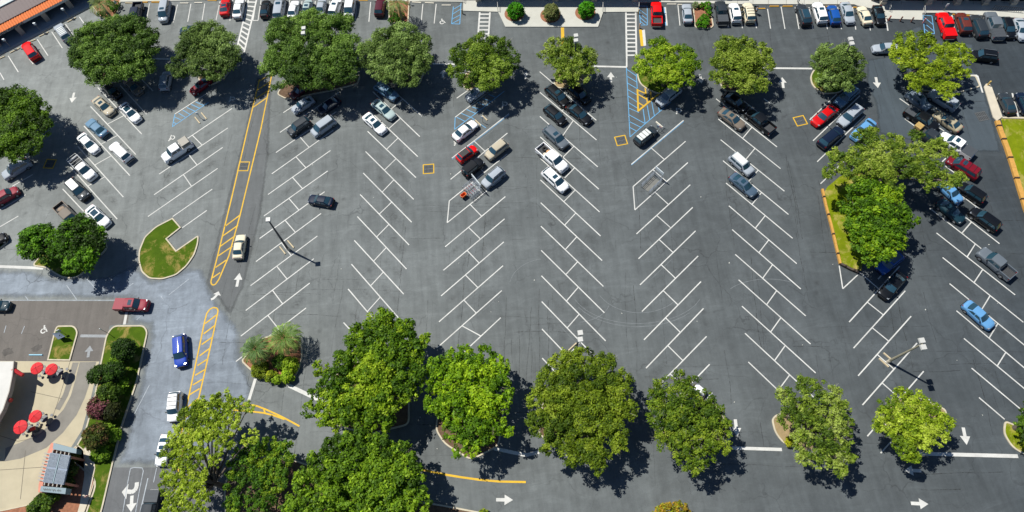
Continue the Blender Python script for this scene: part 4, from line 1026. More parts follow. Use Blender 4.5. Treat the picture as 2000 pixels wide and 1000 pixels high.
# ------------------------------------------------------------------ buildings
M_WROOF = mat('white_roof', 'bebdb8', .8, var=.08, scale=.4)
M_BROOF = mat('brown_metal_roof', '4d3a3c', .6, var=.05)
M_TILE = mat('orange_tiles', 'd8763c', .75, var=.12, scale=3)
M_FASC = mat('grey_fascia', 'aeb8b8', .7, var=.04)
M_WALL = mat('stucco_wall', 'a9a294', .85, var=.05)
M_DGL = mat('shop_glass', '0d1318', .15)
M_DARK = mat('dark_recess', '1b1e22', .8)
M_COL = mat('column_paint', '9a948c', .8)
M_LET = mat('sign_letters', '0c2c26', .6)
M_BRICK = mat('pink_brick', 'c0806c', .85, var=.12, scale=3)
def frame_along(a, b):
    d = (b - a); L = d.length; return d.normalized(), Vector((-d.normalized().y, d.normalized().x, 0)), L
# angled shops: eave line measured on the fascia; the building lies behind it (normal nb)
zA, zB, zC, zD, zE = 2.15, 2.62, 3.0, 3.9, 4.1
E0, E1 = G(-130, 70 + .52 * 130, zA), G(205, 70 - .52 * 205, zA)
du, nb, LB = frame_along(E0, E1)     # nb points up-left in the picture, away from the lot
if nb.y < 0: nb = -nb
def at(u, w, z): p = E0 + du * u + nb * w; return Vector((p.x, p.y, z))
B1 = empty('shop_building', at(LB / 2, 6, 0)); tag(B1, 'angled shop row with orange tile eave and brown metal roof at the top left', 'building')
def child(mb, name, m, root, smooth=False):
    mb.v = [(v[0] - root.location.x, v[1] - root.location.y, v[2] - root.location.z) for v in mb.v]
    return mb.build(name, m, root, smooth)
def bquad(mb, pts): mb.add([tuple(p) for p in pts], [tuple(range(len(pts)))])
def solid(mb, u0, u1, w0, w1, z0, z1, A=at):
    P = [A(u0, w0, z0), A(u1, w0, z0), A(u1, w1, z0), A(u0, w1, z0), A(u0, w0, z1), A(u1, w0, z1), A(u1, w1, z1), A(u0, w1, z1)]
    mb.add([tuple(p) for p in P], [(3, 2, 1, 0), (4, 5, 6, 7), (0, 1, 5, 4), (1, 2, 6, 5), (2, 3, 7, 6), (3, 0, 4, 7)])
mb = MB(); solid(mb, 0, LB, 0, .25, zA, zB); child(mb, 'fascia', M_FASC, B1)
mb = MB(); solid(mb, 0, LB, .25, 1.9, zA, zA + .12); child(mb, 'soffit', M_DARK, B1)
# tiles: corrugated band
mb = MB(); n = int(LB / .45)
for i in range(n * 2):
    u0, u1 = i * LB / n / 2, (i + 1) * LB / n / 2; h0, h1 = (0, .10) if i % 2 == 0 else (.10, 0)
    P = [at(u0, -.08, zB + .02 + h0), at(u1, -.08, zB + .02 + h1), at(u1, 1.15, zC + .08 + h1), at(u0, 1.15, zC + .08 + h0)]
    bquad(mb, P)
child(mb, 'tile_eave', M_TILE, B1)
mb = MB()
solid(mb, 0, LB, 1.151, 1.3, zC - .1, zC + .25)
nr = int(LB / .6)
bquad(mb, [at(0, 1.3, zC + .22), at(LB, 1.3, zC + .22), at(LB, 3.9, zD), at(0, 3.9, zD)])
for i in range(nr):
    u = i * LB / nr
    bquad(mb, [at(u, 1.3, zC + .26), at(u + .05, 1.3, zC + .26), at(u + .05, 3.9, zD + .04), at(u, 3.9, zD + .04)])
child(mb, 'mansard_roof', M_BROOF, B1)
mb = MB(); solid(mb, 0, LB, 3.9, 4.2, zD - .1, zE); child(mb, 'parapet', M_FASC, B1)
mb = MB(); solid(mb, 0, LB, 4.2, 24, zD - .5, zE - .12); child(mb, 'roof', M_WROOF, B1)
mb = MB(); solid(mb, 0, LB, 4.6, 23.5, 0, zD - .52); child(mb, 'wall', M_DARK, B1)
for i in range(10):
    mb = MB(); u0 = 1 + i * (LB - 2) / 10; solid(mb, u0, u0 + (LB - 2) / 10 - .5, 4.52, 4.58, .3, 2.0); child(mb, 'shop_window', M_DGL, B1)
for px, py in ((-48, 117), (-1, 91), (46, 66), (95, 40), (141, 15), (186, -9)):
    p = G(px, py); mb = MB(); c = p - E0; u = c.dot(du); w = c.dot(nb)
    solid(mb, u - .42, u + .42, w - .42, w + .42, .1, zA); child(mb, 'column', M_COL, B1)
# lettering on the fascia
def text_obj(body, size, m, loc, xdir, ydir, root, name='lettering'):
    cu = bpy.data.curves.new(name, 'FONT'); cu.body = body; cu.size = size; cu.extrude = .015
    to = bpy.data.objects.new('tmp', cu); COL.objects.link(to); bpy.context.view_layer.update()
    me = bpy.data.meshes.new_from_object(to.evaluated_get(bpy.context.evaluated_depsgraph_get())); bpy.data.objects.remove(to)
    me.materials.clear(); me.materials.append(m)
    o = link(name, me, root); z = xdir.cross(ydir)
    mt = Matrix(((xdir.x, ydir.x, z.x, loc.x), (xdir.y, ydir.y, z.y, loc.y), (xdir.z, ydir.z, z.z, loc.z), (0, 0, 0, 1)))
    o.matrix_local = Matrix.Translation(-Vector(root.location)) @ mt
    return o
p = G(-3, 69, zA); u = (p - E0).dot(du)
o = text_obj('HENS MASSAGE', .66, M_LET, at(u, -.05, zA + .03), du, Vector((0, 0, 1)), B1)

# long shopping centre across the top
def AT(px, py):
    return G(px, py)
def shop(name, label, front, zroof, depth, can_px, zcan, roofm, cols=(), glass=True):
    a, b = G(*front[0]), G(*front[1]); d, n, L = frame_along(a, b)
    root = empty(name, (a + b) / 2 + n * depth / 2); tag(root, label, 'building')
    A = lambda u, w, z: Vector((a.x + d.x * u + n.x * w, a.y + d.y * u + n.y * w, z))
    mb = MB(); solid(mb, 0, L, 0, depth, 0, zroof, A); child(mb, 'wall', M_WALL, root)
    mb = MB(); solid(mb, .3, L - .3, .3, depth - .3, zroof + .002, zroof + .1, A); child(mb, 'roof', M_WROOF, root)
    mb = MB(); t = .3
    for q in ((0, L, 0, t), (0, L, depth - t, depth), (0, t, t + .002, depth - t - .002), (L - t, L, t + .002, depth - t - .002)): solid(mb, *q, zroof + .001, zroof + .5, A)
    child(mb, 'parapet', M_FASC, root)
    k = max(2, int(L / 5))
    for i in range(k):
        mb = MB(); u0 = i * L / k + .4; solid(mb, u0, u0 + L / k - .8, -.06, -.01, .3, 2.9, A); child(mb, 'shop_window', M_DGL, root)
    if can_px:
        c = G(*can_px) - a; w = c.dot(n)
        mb = MB(); solid(mb, 0, L, w, -.062, zcan - .5, zcan, A); child(mb, 'canopy', M_FASC, root)
    for cpx, cpy in cols:
        c = G(cpx, cpy) - a; u, w = c.dot(d), c.dot(n)
        mb = MB(); solid(mb, u - .4, u + .4, w - .4, w + .4, .12, zcan - .505, A); child(mb, 'column', M_COL, root)
        mb = MB(); solid(mb, u - .48, u + .48, w - .48, w + .48, .12, .8, A); child(mb, 'column_base', M_CONC, root)
    for o in []: pass
    return root
shop('shop_building', 'shop with a canopy right of the palm planter', ((800, -30), (911.5, -29.5)), 6, 30, (850, -9), 4.5, M_WROOF, ((815, -11), (895, -11)))
shop('shop_building', 'anchor shop with a deep canopy behind the pale bulb out', ((912, -22), (1263, -22)), 7, 34, (1080, 4.5), 4.5, M_WROOF, ((935, 1), (1010, 1), (1085, 1), (1160, 1), (1240, 1)))
shop('shop_building', 'shop with a canopy behind the red open pickup', ((1263.5, -30), (1432, -30)), 6, 30, (1350, -8.5), 4.5, M_WROOF, ((1290, -10), (1400, -10)))
shop('shop_building', 'shop row set back behind the sunny sidewalk', ((1432.5, -60), (1700, -56)), 6, 24, None, 4.5, M_WROOF)
shop('shop_building', 'shop row with lamp lit columns at the top right', ((1700.5, 3), (2330, 6)), 5, 24, (1800, 11), 4.3, M_WROOF, ((1722, 7), (1810, 8), (1866, 8), (1921, 8), (1976, 8), (2032, 9), (2090, 9)))
shop('shop_building', 'white roofed shop row behind the top left stalls', ((170, -50), (799.5, -50)), 6, 24, None, 4.5, M_WROOF)
# low screen canopy giving the deep shade over the hatched walkway
# drive in at the bottom left
zt = 2.85
px = [(-60, 706), (27, 706), (24, 735), (18, 765), (6, 800), (-14, 835), (-40, 880), (-90, 880)]
P = [G(x, y, zt) for x, y in px]
B5 = empty('drive_in_building', (P[1] + P[-2]) / 2 * 1.0); B5.location.z = 0
tag(B5, 'white roofed drive in building with red brackets at the left edge', 'building')
mb = MB(); Q = P[::-1] if False else P
def prism_child(pts, z0, z1, name, m, root):
    mb = MB(); mb.prism([(p.x, p.y) for p in pts], z0, z1); return child(mb, name, m, root)
prism_child(P, zt - .5, zt, 'roof', M_WROOF, B5)
ce = sum(P, Vector()) / len(P)
IN = [G(x - 52, y + 8) for x, y in px]
IN = [Vector((p.x, p.y, 0)) for p in IN]
prism_child(IN, 0, zt - .505, 'wall', M_WALL, B5)
mb = MB()
for i in range(len(P) - 1):
    if i == 0 or i > 4: continue
    a, b = P[i], P[i + 1]; dd, nn_, L_ = frame_along(a, b)
    s = 1 if (ce - a).dot(nn_) < 0 else -1
    mb.prism([(a.x, a.y), (b.x, b.y), (b.x + nn_.x * s * .12, b.y + nn_.y * s * .12), (a.x + nn_.x * s * .12, a.y + nn_.y * s * .12)], zt - .55, zt + .12)
child(mb, 'roof_edge', M_COL, B5)
M_REDP = mat('red_paint', 'a3131a', .45)
a, b = G(26, 722, 2.6), G(45, 733, 2.4)
mb = MB(); mb.tube(a, b, .32, .24, n=8); child(mb, 'red_bracket', M_REDP, B5)
a, b = G(14, 780, 2.4), G(22, 782, 2.4)
mb = MB(); mb.tube(a, b, .3, .3, n=8); child(mb, 'red_bracket', M_REDP, B5)
# menu canopy (pergola roof on posts) beside the drive through
zc = 3.1
def ZP(pts, z=zc): return [G(x, y + 0, z) for x, y in pts]
def zz(x, y): return (x / 6.67, 850 + y / 6.67)
PC = empty('pergola', G(125, 935)); tag(PC, 'blue grey slatted pergola with pink brick side wall by the drive through', 'pergola')
M_BGREY = mat('blue_grey_board', '6b7f88', .6, var=.05)
M_PANEL = mat('blue_panel', '55677f', .5, var=.12, scale=3)
pan = ZP([zz(655, 225), zz(918, 268), zz(828, 645), zz(557, 612)])
prism_child(pan, zc - .2, zc, 'roof_panel', M_PANEL, PC)
mb = MB()
for k in range(20):   # slats
    if k == 10: continue
    t0, t1 = (k + .25) / 20, (k + .6) / 20
    a0, a1 = pan[0].lerp(pan[1], t0), pan[3].lerp(pan[2], t0); b0, b1 = pan[0].lerp(pan[1], t1), pan[3].lerp(pan[2], t1)
    for s0, s1 in ((.02, .47), (.53, .98)):
        q = [a0.lerp(a1, s0), b0.lerp(b1, s0), b0.lerp(b1, s1), a0.lerp(a1, s1)]
        mb.prism([(p.x, p.y) for p in q], zc + .002, zc + .07)
child(mb, 'slats', mat('slat_metal', '8d9cab', .4, var=.2, scale=4), PC)
mb = MB()
q = [pan[0].lerp(pan[1], .47), pan[0].lerp(pan[1], .53), pan[3].lerp(pan[2], .53), pan[3].lerp(pan[2], .47)]
mb.prism([(p.x, p.y) for p in q], zc + .002, zc + .09); child(mb, 'ridge', M_BGREY, PC)
top = ZP([zz(708, 102), zz(1008, 180), zz(1002, 240), zz(697, 185)]); prism_child(top, zc - .9, zc + .15, 'end_beam', M_BGREY, PC)
bot = ZP([zz(545, 664), zz(872, 692), zz(860, 768), zz(530, 735)]); prism_child(bot, zc - .9, zc + .15, 'end_beam', M_BGREY, PC)
side = ZP([zz(650, 95), zz(708, 100), zz(690, 190), zz(645, 230), zz(540, 640), zz(530, 740), zz(478, 740), zz(485, 640), zz(600, 215)]); prism_child(side, 0.12, zc - .25, 'brick_wall', M_BRICK, PC)
mb = MB()
for k in range(9):
    t = (k + .5) / 9; a = pan[0].lerp(pan[3], t); d_ = (pan[0] - pan[1]).normalized()
    c0 = a + d_ * .003; c1 = a + d_ * .75; e = (pan[3] - pan[0]).normalized() * .09
    mb.prism([(p.x, p.y) for p in (c0 - e, c1 - e, c1 + e, c0 + e)], zc - .2, zc + .02)
for side_ in (0, 1):
    A0, A1 = (pan[0], pan[1]) if side_ == 0 else (pan[3], pan[2]); s = 1 if side_ == 0 else -1
    for k in range(5):
        a = A0.lerp(A1, (k + .5) / 5); d_ = (pan[0] - pan[3]).normalized() * s; e = (pan[1] - pan[0]).normalized() * .07
        c0 = a + d_ * .003; c1 = a + d_ * .35; mb.prism([(p.x, p.y) for p in (c0 - e, c1 - e, c1 + e, c0 + e)], zc - .2, zc + .02)
child(mb, 'rafter', M_COL, PC)
for p in (pan[1], pan[2], pan[0], pan[3]):
    q = p + (sum(pan, Vector()) / 4 - p) * .08
    mb = MB(); mb.box(q.x - .12, q.x + .12, q.y - .12, q.y + .12, .12, zc - .202); child(mb, 'post', M_BRICK, PC)
mb = MB()   # illegible lettering on the south beam: short dark strokes
e0, e1 = bot[0], bot[1]; dd = (e1 - e0).normalized(); nn_ = (bot[3] - bot[0]).normalized()
for i in range(20):
    if i in (9, 14): continue
    a = e0 + dd * ((.4 + i * .12)) + nn_ * (.22 + .08 * (i % 2)); k = .05
    mb.prism([(p.x, p.y) for p in (a, a + dd * .07, a + dd * .07 + nn_ * (.18 + .05 * (i % 3)), a + nn_ * .16)], zc + .151, zc + .16)
child(mb, 'lettering', M_BLK, PC)

# ------------------------------------------------------------------ lamp posts
M_POLE = mat('weathered_pole', '8f8a76', .7, var=.1)
M_POLED = mat('dark_pole', '3c4046', .6)
M_HEADW = mat('lamp_housing', 'b4b4b0', .5)
M_STOP = mat('wheel_stop', 'bdae90', .85, var=.12, scale=3)
HL = 8.7
def lamp(heads, label, base=None, polem=M_POLED, stops=None):
    hs = [G(x, y, HL) for x, y in heads]; c = sum(hs, Vector()) / len(hs)
    b = G(*base) if base else Vector((c.x, c.y, 0))
    r = empty('street_lamp', b); tag(r, label, 'street lamp', 'lamp posts of the car park')
    top = Vector((c.x - b.x, c.y - b.y, HL - .1))
    if len(heads) == 1: top = Vector((top.x * .9, top.y * .9, HL - .12))
    mb = MB(); mb.tube((0, 0, .75), top, .19, .10, n=10); mb.build('pole', polem, r)
    mb = MB(); mb.tube((0, 0, 0), (0, 0, .75), .24, .22, n=12); mb.build('base', M_CONC, r)
    for h in hs:
        mb = MB(); x, y = h.x - b.x, h.y - b.y; s = .34
        P8 = [(x - s, y - s, HL - .12), (x + s, y - s, HL - .12), (x + s, y + s, HL - .12), (x - s, y + s, HL - .12), (x - s * .9, y - s * .9, HL + .12), (x + s * .9, y - s * .9, HL + .12), (x + s * .9, y + s * .9, HL + .12), (x - s * .9, y + s * .9, HL + .12)]
        mb.add(P8, [(3, 2, 1, 0), (4, 5, 6, 7), (0, 1, 5, 4), (1, 2, 6, 5), (2, 3, 7, 6), (3, 0, 4, 7)])
        hd = mb.build('lamp_head', M_HEADW, r)
        mb = MB(); mb.tube(top, (x, y, HL - .1), .05, n=6); mb.build('arm', polem, r)
    return r
lamp([(524, 429)], 'dark single head lamp post among the empty stalls', (564, 488))
lamp([(1800.5, 665), (1803.5, 678)], 'pale leaning lamp post with two white heads at the lower right', (1734, 707), M_POLE)
lamp([(1133.5, 650), (1133.5, 663)], 'two headed lamp post behind the broad olive oak', (1118, 700))
lamp([(1125, 69.5), (1125, 79)], 'two headed lamp post behind the sixth oak')
lamp([(593, 55), (592, 64.5)], 'two headed lamp post standing through the biggest oak')
lamp([(1661.5, 76), (1664, 85)], 'two headed lamp post behind the dusty oak', (1640, 133), M_POLE)

def stop_bar(a, b, label, m=M_STOP, cat='wheel stop', grp='concrete wheel stops'):
    A, B = G(*a), G(*b); d = (B - A); L = max(d.length, 1.2); c = (A + B) / 2
    mb = MB(); w = .11
    P = [(-L / 2, -w), (L / 2, -w), (L / 2, w), (-L / 2, w)]
    mb.add([(x, y, 0) for x, y in P] + [(x * .97, y * .6, .15) for x, y in P], [(3, 2, 1, 0), (4, 5, 6, 7), (0, 1, 5, 4), (1, 2, 6, 5), (2, 3, 7, 6), (3, 0, 4, 7)])
    o = mb.build('wheel_stop', m); o.location = (c.x, c.y, .004); o.rotation_euler.z = math.atan2(d.y, d.x)
    tag(o, label, cat, grp)
M_STOPY = mat('yellow_wheel_stop', 'cf9a2e', .8, var=.15, scale=3)
M_STOPW = mat('white_wheel_stop', 'd8d2c2', .8, var=.08, scale=3)
M_STOPB = mat('blue_wheel_stop', '8fbfd4', .8, var=.08)
for a, b, l, m in [
 ((20, 104), (40, 94), 'weathered wheel stop left of the red suv in the angled row', M_STOP), ((-2, 116), (9, 111), 'weathered wheel stop cut by the left edge of the angled row', M_STOP), ((59, 82), (69, 78.5), 'short piece of wheel stop showing right of the red suv nose', M_STOP),
 ((77, 72), (96, 63), 'weathered wheel stop between the red and the silver suv', M_STOP), ((132, 44), (149, 35), 'weathered wheel stop right of the silver slatted suv', M_STOP),
 ((245, 6.5), (260, 7), 'grey wheel stop left of the navy pickup', M_STOP), ((274, 5), (289, 5), 'yellow wheel stop behind the navy pickup', M_STOPY), ((296, 5), (312, 5), 'yellow wheel stop left of the silver van', M_STOPY), ((352, 7), (369, 7), 'white wheel stop right of the silver van', M_STOPW), ((380, 6), (396, 6), 'white wheel stop in the stall above the second oak', M_STOPW), ((406, 1.5), (424, 1.5), 'yellow wheel stop left of the red coupe', M_STOPY),
 ((701, 1.5), (719, 1.5), 'orange wheel stop left of the dark cherry suv', M_STOPY), ((805, 5), (823, 6), 'white wheel stop right of the palm planter', M_STOPW), ((830, 6), (848, 7), 'white wheel stop second right of the palm planter', M_STOPW), ((862.5, 11), (881, 11), 'white wheel stop above the wheelchair symbol', M_STOPW),
 ((1302.5, 9), (1321, 9), 'white wheel stop right of the red open pickup', M_STOPW), ((1326, 9.7), (1334, 9.8), 'white wheel stop end showing beside the silver sedan', M_STOPW), ((1479, 17.5), (1494.5, 17.5), 'yellow wheel stop right of the open doors', M_STOPY), ((1503, 13), (1521, 13), 'yellow wheel stop in the middle of three by the empty stalls', M_STOPY), ((1528.5, 13), (1548, 13), 'bright yellow wheel stop left of the walking person', M_STOPY), ((1611, 13.5), (1619, 13.5), 'yellow wheel stop left of the blue hatchback', M_STOPY), ((1667.5, 15), (1679, 15.5), 'yellow wheel stop left of the cream sedan', M_STOPY), ((1864, 29), (1871, 29.5), 'yellow wheel stop left of the brown suv', M_STOPY), ((1891, 31), (1898, 32), 'yellow wheel stop right of the brown suv', M_STOPY),
 ((57.5, 693.5), (84, 693.5), 'pale blue wheel stop above the red umbrellas', M_STOPB),
 ((381, 229), (391, 241.5), 'left wheel stop of the pair round the blank sign below the second oak', M_STOP), ((393.5, 220.5), (404, 233), 'right wheel stop of the pair round the blank sign below the second oak', M_STOP),
 ((928, 234.5), (940, 246), 'left wheel stop beside the white sedan of the centre rows', M_STOP), ((942, 226), (952, 235.5), 'right wheel stop beside the white sedan of the centre rows', M_STOP),
 ((1281, 238), (1294.5, 249), 'wheel stop in front of the car with pale roof panels', M_STOPW),
 ((546.5, 482), (558, 496.5), 'left wheel stop at the foot of the dark lamp post', M_STOP), ((562, 470), (574.5, 484.5), 'right wheel stop at the foot of the dark lamp post', M_STOP),
 ((1716.5, 700), (1735.5, 717), 'lower wheel stop at the foot of the pale leaning lamp', M_STOP), ((1726, 690), (1739.5, 701.5), 'upper wheel stop at the foot of the pale leaning lamp', M_STOP), ((1110, 685), (1126, 670), 'wheel stop at the lamp behind the broad olive oak', M_STOP)]:
    stop_bar(a, b, l, m)
# sign posts
M_SIGN = mat('sign_plate', 'c9d2d6', .5); M_SIGNB = mat('blue_sign_plate', '2b62a0', .5)
def sign(px, py, h, label, plate=.38, rot=0, m=M_SIGN, cat='sign', grp='small sign posts', name='sign_post'):
    p = G(px, py); r = empty(name, p, rot); tag(r, label, cat, grp)
    mb = MB(); mb.tube((0, 0, 0), (0, 0, h), .035, n=6); mb.build('post', M_POLE, r)
    mb = MB(); mb.box(-plate / 2, plate / 2, -.03, .03, h - .5, h + .05)
    mb.build('plate', m, r); return r
for x, y, l in ((23, 93, 'pale headed post left of the red suv on the shaded sidewalk'), (82, 62, 'pale headed post between the red and silver suvs'), (136, 34, 'pale headed post right of the silver slatted suv')):
    p = G(x, y); r = empty('bollard_light', p); tag(r, l, 'bollard light', 'posts on the angled sidewalk')  # short signpost: thin shaft with a pale sign plate, no lamp
    mb = MB(); mb.tube((0, 0, .1), (0, 0, 1.9), .03, n=6); mb.build('post', M_POLE, r)
    mb = MB(); mb.box(-.2, .2, -.12, .12, 1.75, 2.15); mb.build('head', M_SIGN, r)
for x, y, h, l in ((392, 231, 1.5, 'sign post between two wheel stops below the second oak'), (943, 239, 1.5, 'sign post between two wheel stops of the centre rows'), (1283, 256, 1.5, 'sign post in front of the car with pale roof panels'),
                   (235, 17, 1.8, 'pink backed sign post in the corner planter'), (799, 8, 1.6, 'sign post at the palm planter'), (1842, 22, 1.6, 'sign post on the shaded walkway right of the bollards'), (127, 652, 1.6, 'dark sign on the small grass island')):
    sign(x, y, h, l, rot=random.uniform(-.6, .6))
sign(213, 652, 2.2, 'thin post at the corner of the long verge', .1)
sign(176, 971, 1.0, 'low square pinkish sign on the lower verge', .55, .4, mat('pink_sign', 'd8a8a0', .6))
# small sculpture-like sign on the island
p = G(127, 660); r = empty('display_stand', p); tag(r, 'grey winged display stand on the small grass island', 'display stand')
mb = MB(); mb.add([(-1.3, .5, 1.0), (.1, .35, 1.5), (.9, -.3, 1.25), (-.3, -.5, .9)], [(0, 1, 2, 3)]); mb.add([(-1.3, .5, .94), (.1, .35, 1.44), (.9, -.3, 1.19), (-.3, -.5, .84)], [(3, 2, 1, 0)]); mb.build('board', mat('display_board', '5c6878', .5), r)
mb = MB(); mb.tube((0, 0, .1), (0, 0, 1.3), .07, n=8); mb.tube((.3, -.2, .1), (.3, -.2, 1.2), .05, n=8); mb.build('post', M_BLK, r)
# bollards
for x, y, l, m in ((1735, 40, 'reddish bollard beside the black sedan', 'a65a4c'), (1757.5, 41.5, 'brown bollard, second from the left by the ramp', '7d5a50'), (1779, 43, 'brown bollard, third from the left by the ramp', '7d5a50'), (1802.5, 45, 'pink bollard at the blue hatching', 'b87a80'),
                   (903.5, 27, 'tan bollard left of the centre crosswalk', 'a7946c'), (1247, 27, 'tan bollard right of the third crosswalk', 'a7946c'), (1249, 55, 'pinkish bollard above the yellow block', 'b79a84'), (1928, 167, 'yellow post at the tip of the tan peninsula', 'd0b060')):
    o = None; mb = MB(); mb.tube((0, 0, 0), (0, 0, .95), .12, n=12); mb.tube((0, 0, .951), (0, 0, 1.05), .13, .08, n=12)
    o = mb.build('bollard', mat('bollard_' + m, m, .6)); o.location = G(x, y); tag(o, l, 'bollard', 'bollards along the shops')
# white hand rails at the ramps
for x, y0, y1, l in ((972.5, 23, 12, 'white rail at the left end of the bulb out'), (1177, 24, 13, 'white rail at the right end of the bulb out'), (1247, 20, 12, 'white rail above the third crosswalk'), (1735, 23, 15, 'white rail at the left side of the ramp'), (1801, 36, 20, 'white rail at the right side of the ramp'), (905, 6, -2, 'white rail at the left walkway corner')):
    a, b = G(x, y0), G(x, y1); mb = MB()
    for p in (a, b): mb.tube((p.x, p.y, .1), (p.x, p.y, 1.05), .035, n=6)
    mb.tube((a.x, a.y, 1.05), (b.x, b.y, 1.05), .035, n=6); mb.tube((a.x, a.y, .6), (b.x, b.y, .6), .03, n=6)
    tag(mb.build('hand_rail', M_HEADW), l, 'hand rail', 'ramp hand rails')
# railing and bench at the top right
mb = MB(); a, b = G(1937, 20), G(1992, 25)
for i in range(14):
    p = a.lerp(b, i / 13); mb.tube((p.x, p.y, .13), (p.x, p.y, 1.0), .03, n=6)
mb.tube((a.x, a.y, 1.0), (b.x, b.y, 1.0), .04, n=6); tag(mb.build('railing', M_BLK), 'dark railing on the shaded walkway at the top right', 'railing')
# drains
M_GRATE = mat('grate_iron', '5a5d5f', .7)
M_PIT = mat('drain_pit', '34373a', .95)
def grate(px, py, label, yellow=True, rot=COLYAW, s=.72, ym=None):
    c = G(px, py); r = empty('drain_grate', c, rot); tag(r, label, 'drain grate', 'drain grates in the asphalt')
    mb = MB(); mb.box(-s, s, -s, s, .0045, .009); mb.build('pit', M_PIT, r)
    mb = MB()
    for i in range(7): x = -s + .1 + i * (2 * s - .2) / 6; mb.box(x - .03, x + .03, -s + .04, s - .04, .0095, .02)
    for i in range(3): y = -s + .1 + i * (2 * s - .2) / 2; mb.box(-s + .04, s - .04, y - .04, y + .04, .021, .024)
    mb.build('bars', M_GRATE, r)
    if yellow:
        mb = MB(); q = s + .02; w = .15
        for x0, x1, y0, y1 in ((-q - w, q + w, q, q + w), (-q - w, q + w, -q - w, -q), (-q - w, -q, -q + .001, q - .001), (q, q + w, -q + .001, q - .001)): mb.box(x0, x1, y0, y1, .0045, .024)
        mb.build('painted_frame', M_YEL, r)
grate(97.5, 320, 'drain with dull yellow frame in the oak shade at the left', rot=-.2)
grate(476, 325, 'drain with yellow frame inside the long yellow lane')
grate(837, 330, 'drain with yellow frame between the centre left rows', rot=-.05)
grate(1213, 274.5, 'drain with yellow frame left of the blue hatching', rot=-.02 + .1)
grate(1563, 236, 'drain with bright yellow frame left of the red sedan', rot=.12)
grate(1918, 227, 'plain iron drain beside the tan peninsula', False, rot=.1, s=.85)

# cart corrals
M_STEEL = mat('galvanised_steel', 'a9b0b8', .35, metal=.6)
M_CART = mat('cart_wire', '8f969e', .4, metal=.7)
def corral(o_px, x_px, y_px, label, sign_px=None):
    """o = closed end corner, x = along the corral (open end), y = across"""
    o, x, y = G(*o_px), G(*x_px), G(*y_px); dx = (x - o); dy = (y - o)
    r = empty('cart_corral', o); tag(r, label, 'cart corral', 'cart corrals')
    Q = lambda u, v, z: Vector((dx.x * u + dy.x * v, dx.y * u + dy.y * v, z))
    for v in (0, 1):
        mb = MB()
        for z in (.35, .7, 1.05): mb.tube(Q(0, v, z), Q(1, v, z), .03, n=6)
        for u in (0, .33, .66, 1): mb.tube(Q(u, v, 0), Q(u, v, 1.05), .03, n=6)
        mb.build('side_rail', M_STEEL, r)
    mb = MB()
    for z in (.35, 1.05): mb.tube(Q(0, 0, z), Q(0, 1, z), .03, n=6)
    mb.build('end_rail', M_STEEL, r)
    mb = MB(); mb.tube(Q(0, .1, 0), Q(0, .1, 2.3), .04, n=6); mb.tube(Q(0, .9, 0), Q(0, .9, 2.3), .04, n=6); mb.build('sign_post', M_STEEL, r)
    mb = MB(); a, b = Q(0, 0, 0), Q(0, 1, 0); d = (b - a).normalized(); n_ = Vector((-d.y, d.x, 0)) * .04
    mb.prism([(p.x, p.y) for p in (a - n_, b - n_, b + n_, a + n_)], 1.7, 2.3); mb.build('sign_board', M_SIGN, r)
    return r, Q, dx, dy
def carts(Q, n, v0, label, u0=.05, u1=.75):
    """a nested row of shopping carts reads as one thing each; every basket is a thing"""
    for i in range(n):
        u = u0 + (u1 - u0) * i / max(1, n - 1)
r1, Q1, dx1, dy1 = corral((924, 355), (905, 371), (941, 376), 'cart corral beside the white marked bay of the centre rows')
r1b, Q2, dx2, dy2 = corral((1277, 341), (1252, 366), (1292, 354), 'steel cart corral in the white marked bay of the right centre rows')
def cart(loc, rz, label, m=M_CART, name='shopping_cart'):
    r = empty(name, loc, rz); tag(r, label, 'shopping cart', 'shopping carts in the corrals')
    mb = MB(); n = 9
    for z, s in ((.55, .8), (.8, .9), (1.0, 1.0)):
        for a, b in (((-.42, -.26), (.42, -.2)), ((.42, -.2), (.42, .2)), ((.42, .2), (-.42, .26)), ((-.42, .26), (-.42, -.26))):
            mb.tube((a[0] * s, a[1] * s, z), (b[0] * s, b[1] * s, z), .014, n=4)
    for i in range(n):
        x = -.36 + .72 * i / (n - 1); mb.tube((x, -.22, .55), (x, .22, .55), .01, n=4)
    mb.build('basket', m, r)
    mb = MB(); mb.tube((-.5, -.25, 1.05), (-.5, .25, 1.05), .022, n=6); mb.build('handle', M_REDP, r)
    mb = MB(); mb.tube((-.4, -.22, .12), (.4, -.18, .12), .02, n=4); mb.tube((-.4, .22, .12), (.4, .18, .12), .02, n=4)
    for x, y in ((-.4, -.22), (-.4, .22), (.4, -.18), (.4, .18)): mb.tube((x, y - .02, .07), (x, y + .02, .07), .07, n=8)
    mb.tube((-.42, -.22, .12), (-.42, -.25, 1.0), .018, n=4); mb.tube((-.42, .22, .12), (-.42, .25, 1.0), .018, n=4)
    mb.build('chassis', M_CART, r); return r
def cart_row(r, Q, dx, n, v, row, base):
    rz = math.atan2(-dx.y, -dx.x)
    for i in range(n):
        p = Q(.14 + .62 * i / max(n - 1, 1), v, 0) + Vector(r.location)
        cart((p.x, p.y, 0), rz, '%s, %s' % (base, ['pushed in deepest', 'second in its line', 'third in its line', 'fourth in its line'][i] if i < n - 1 else 'nearest the open end'))
cart_row(r1, Q1, dx1, 4, .3, 0, 'shopping cart in the left line beside the orange tub')
cart_row(r1, Q1, dx1, 4, .72, 1, 'shopping cart in the right line beside the orange tub')
M_ORG = mat('orange_plastic', 'd2601c', .5)
p = G(906, 385); rt = empty('racing_cart', p, .6); rt.scale = (.8, .8, .8); tag(rt, 'orange tub shaped cart left of the first cart corral', 'child cart')
mb = MB()
P0 = [(-.55, -.38), (.55, -.38), (.62, 0), (.55, .38), (-.55, .38), (-.62, 0)]
k = len(P0)
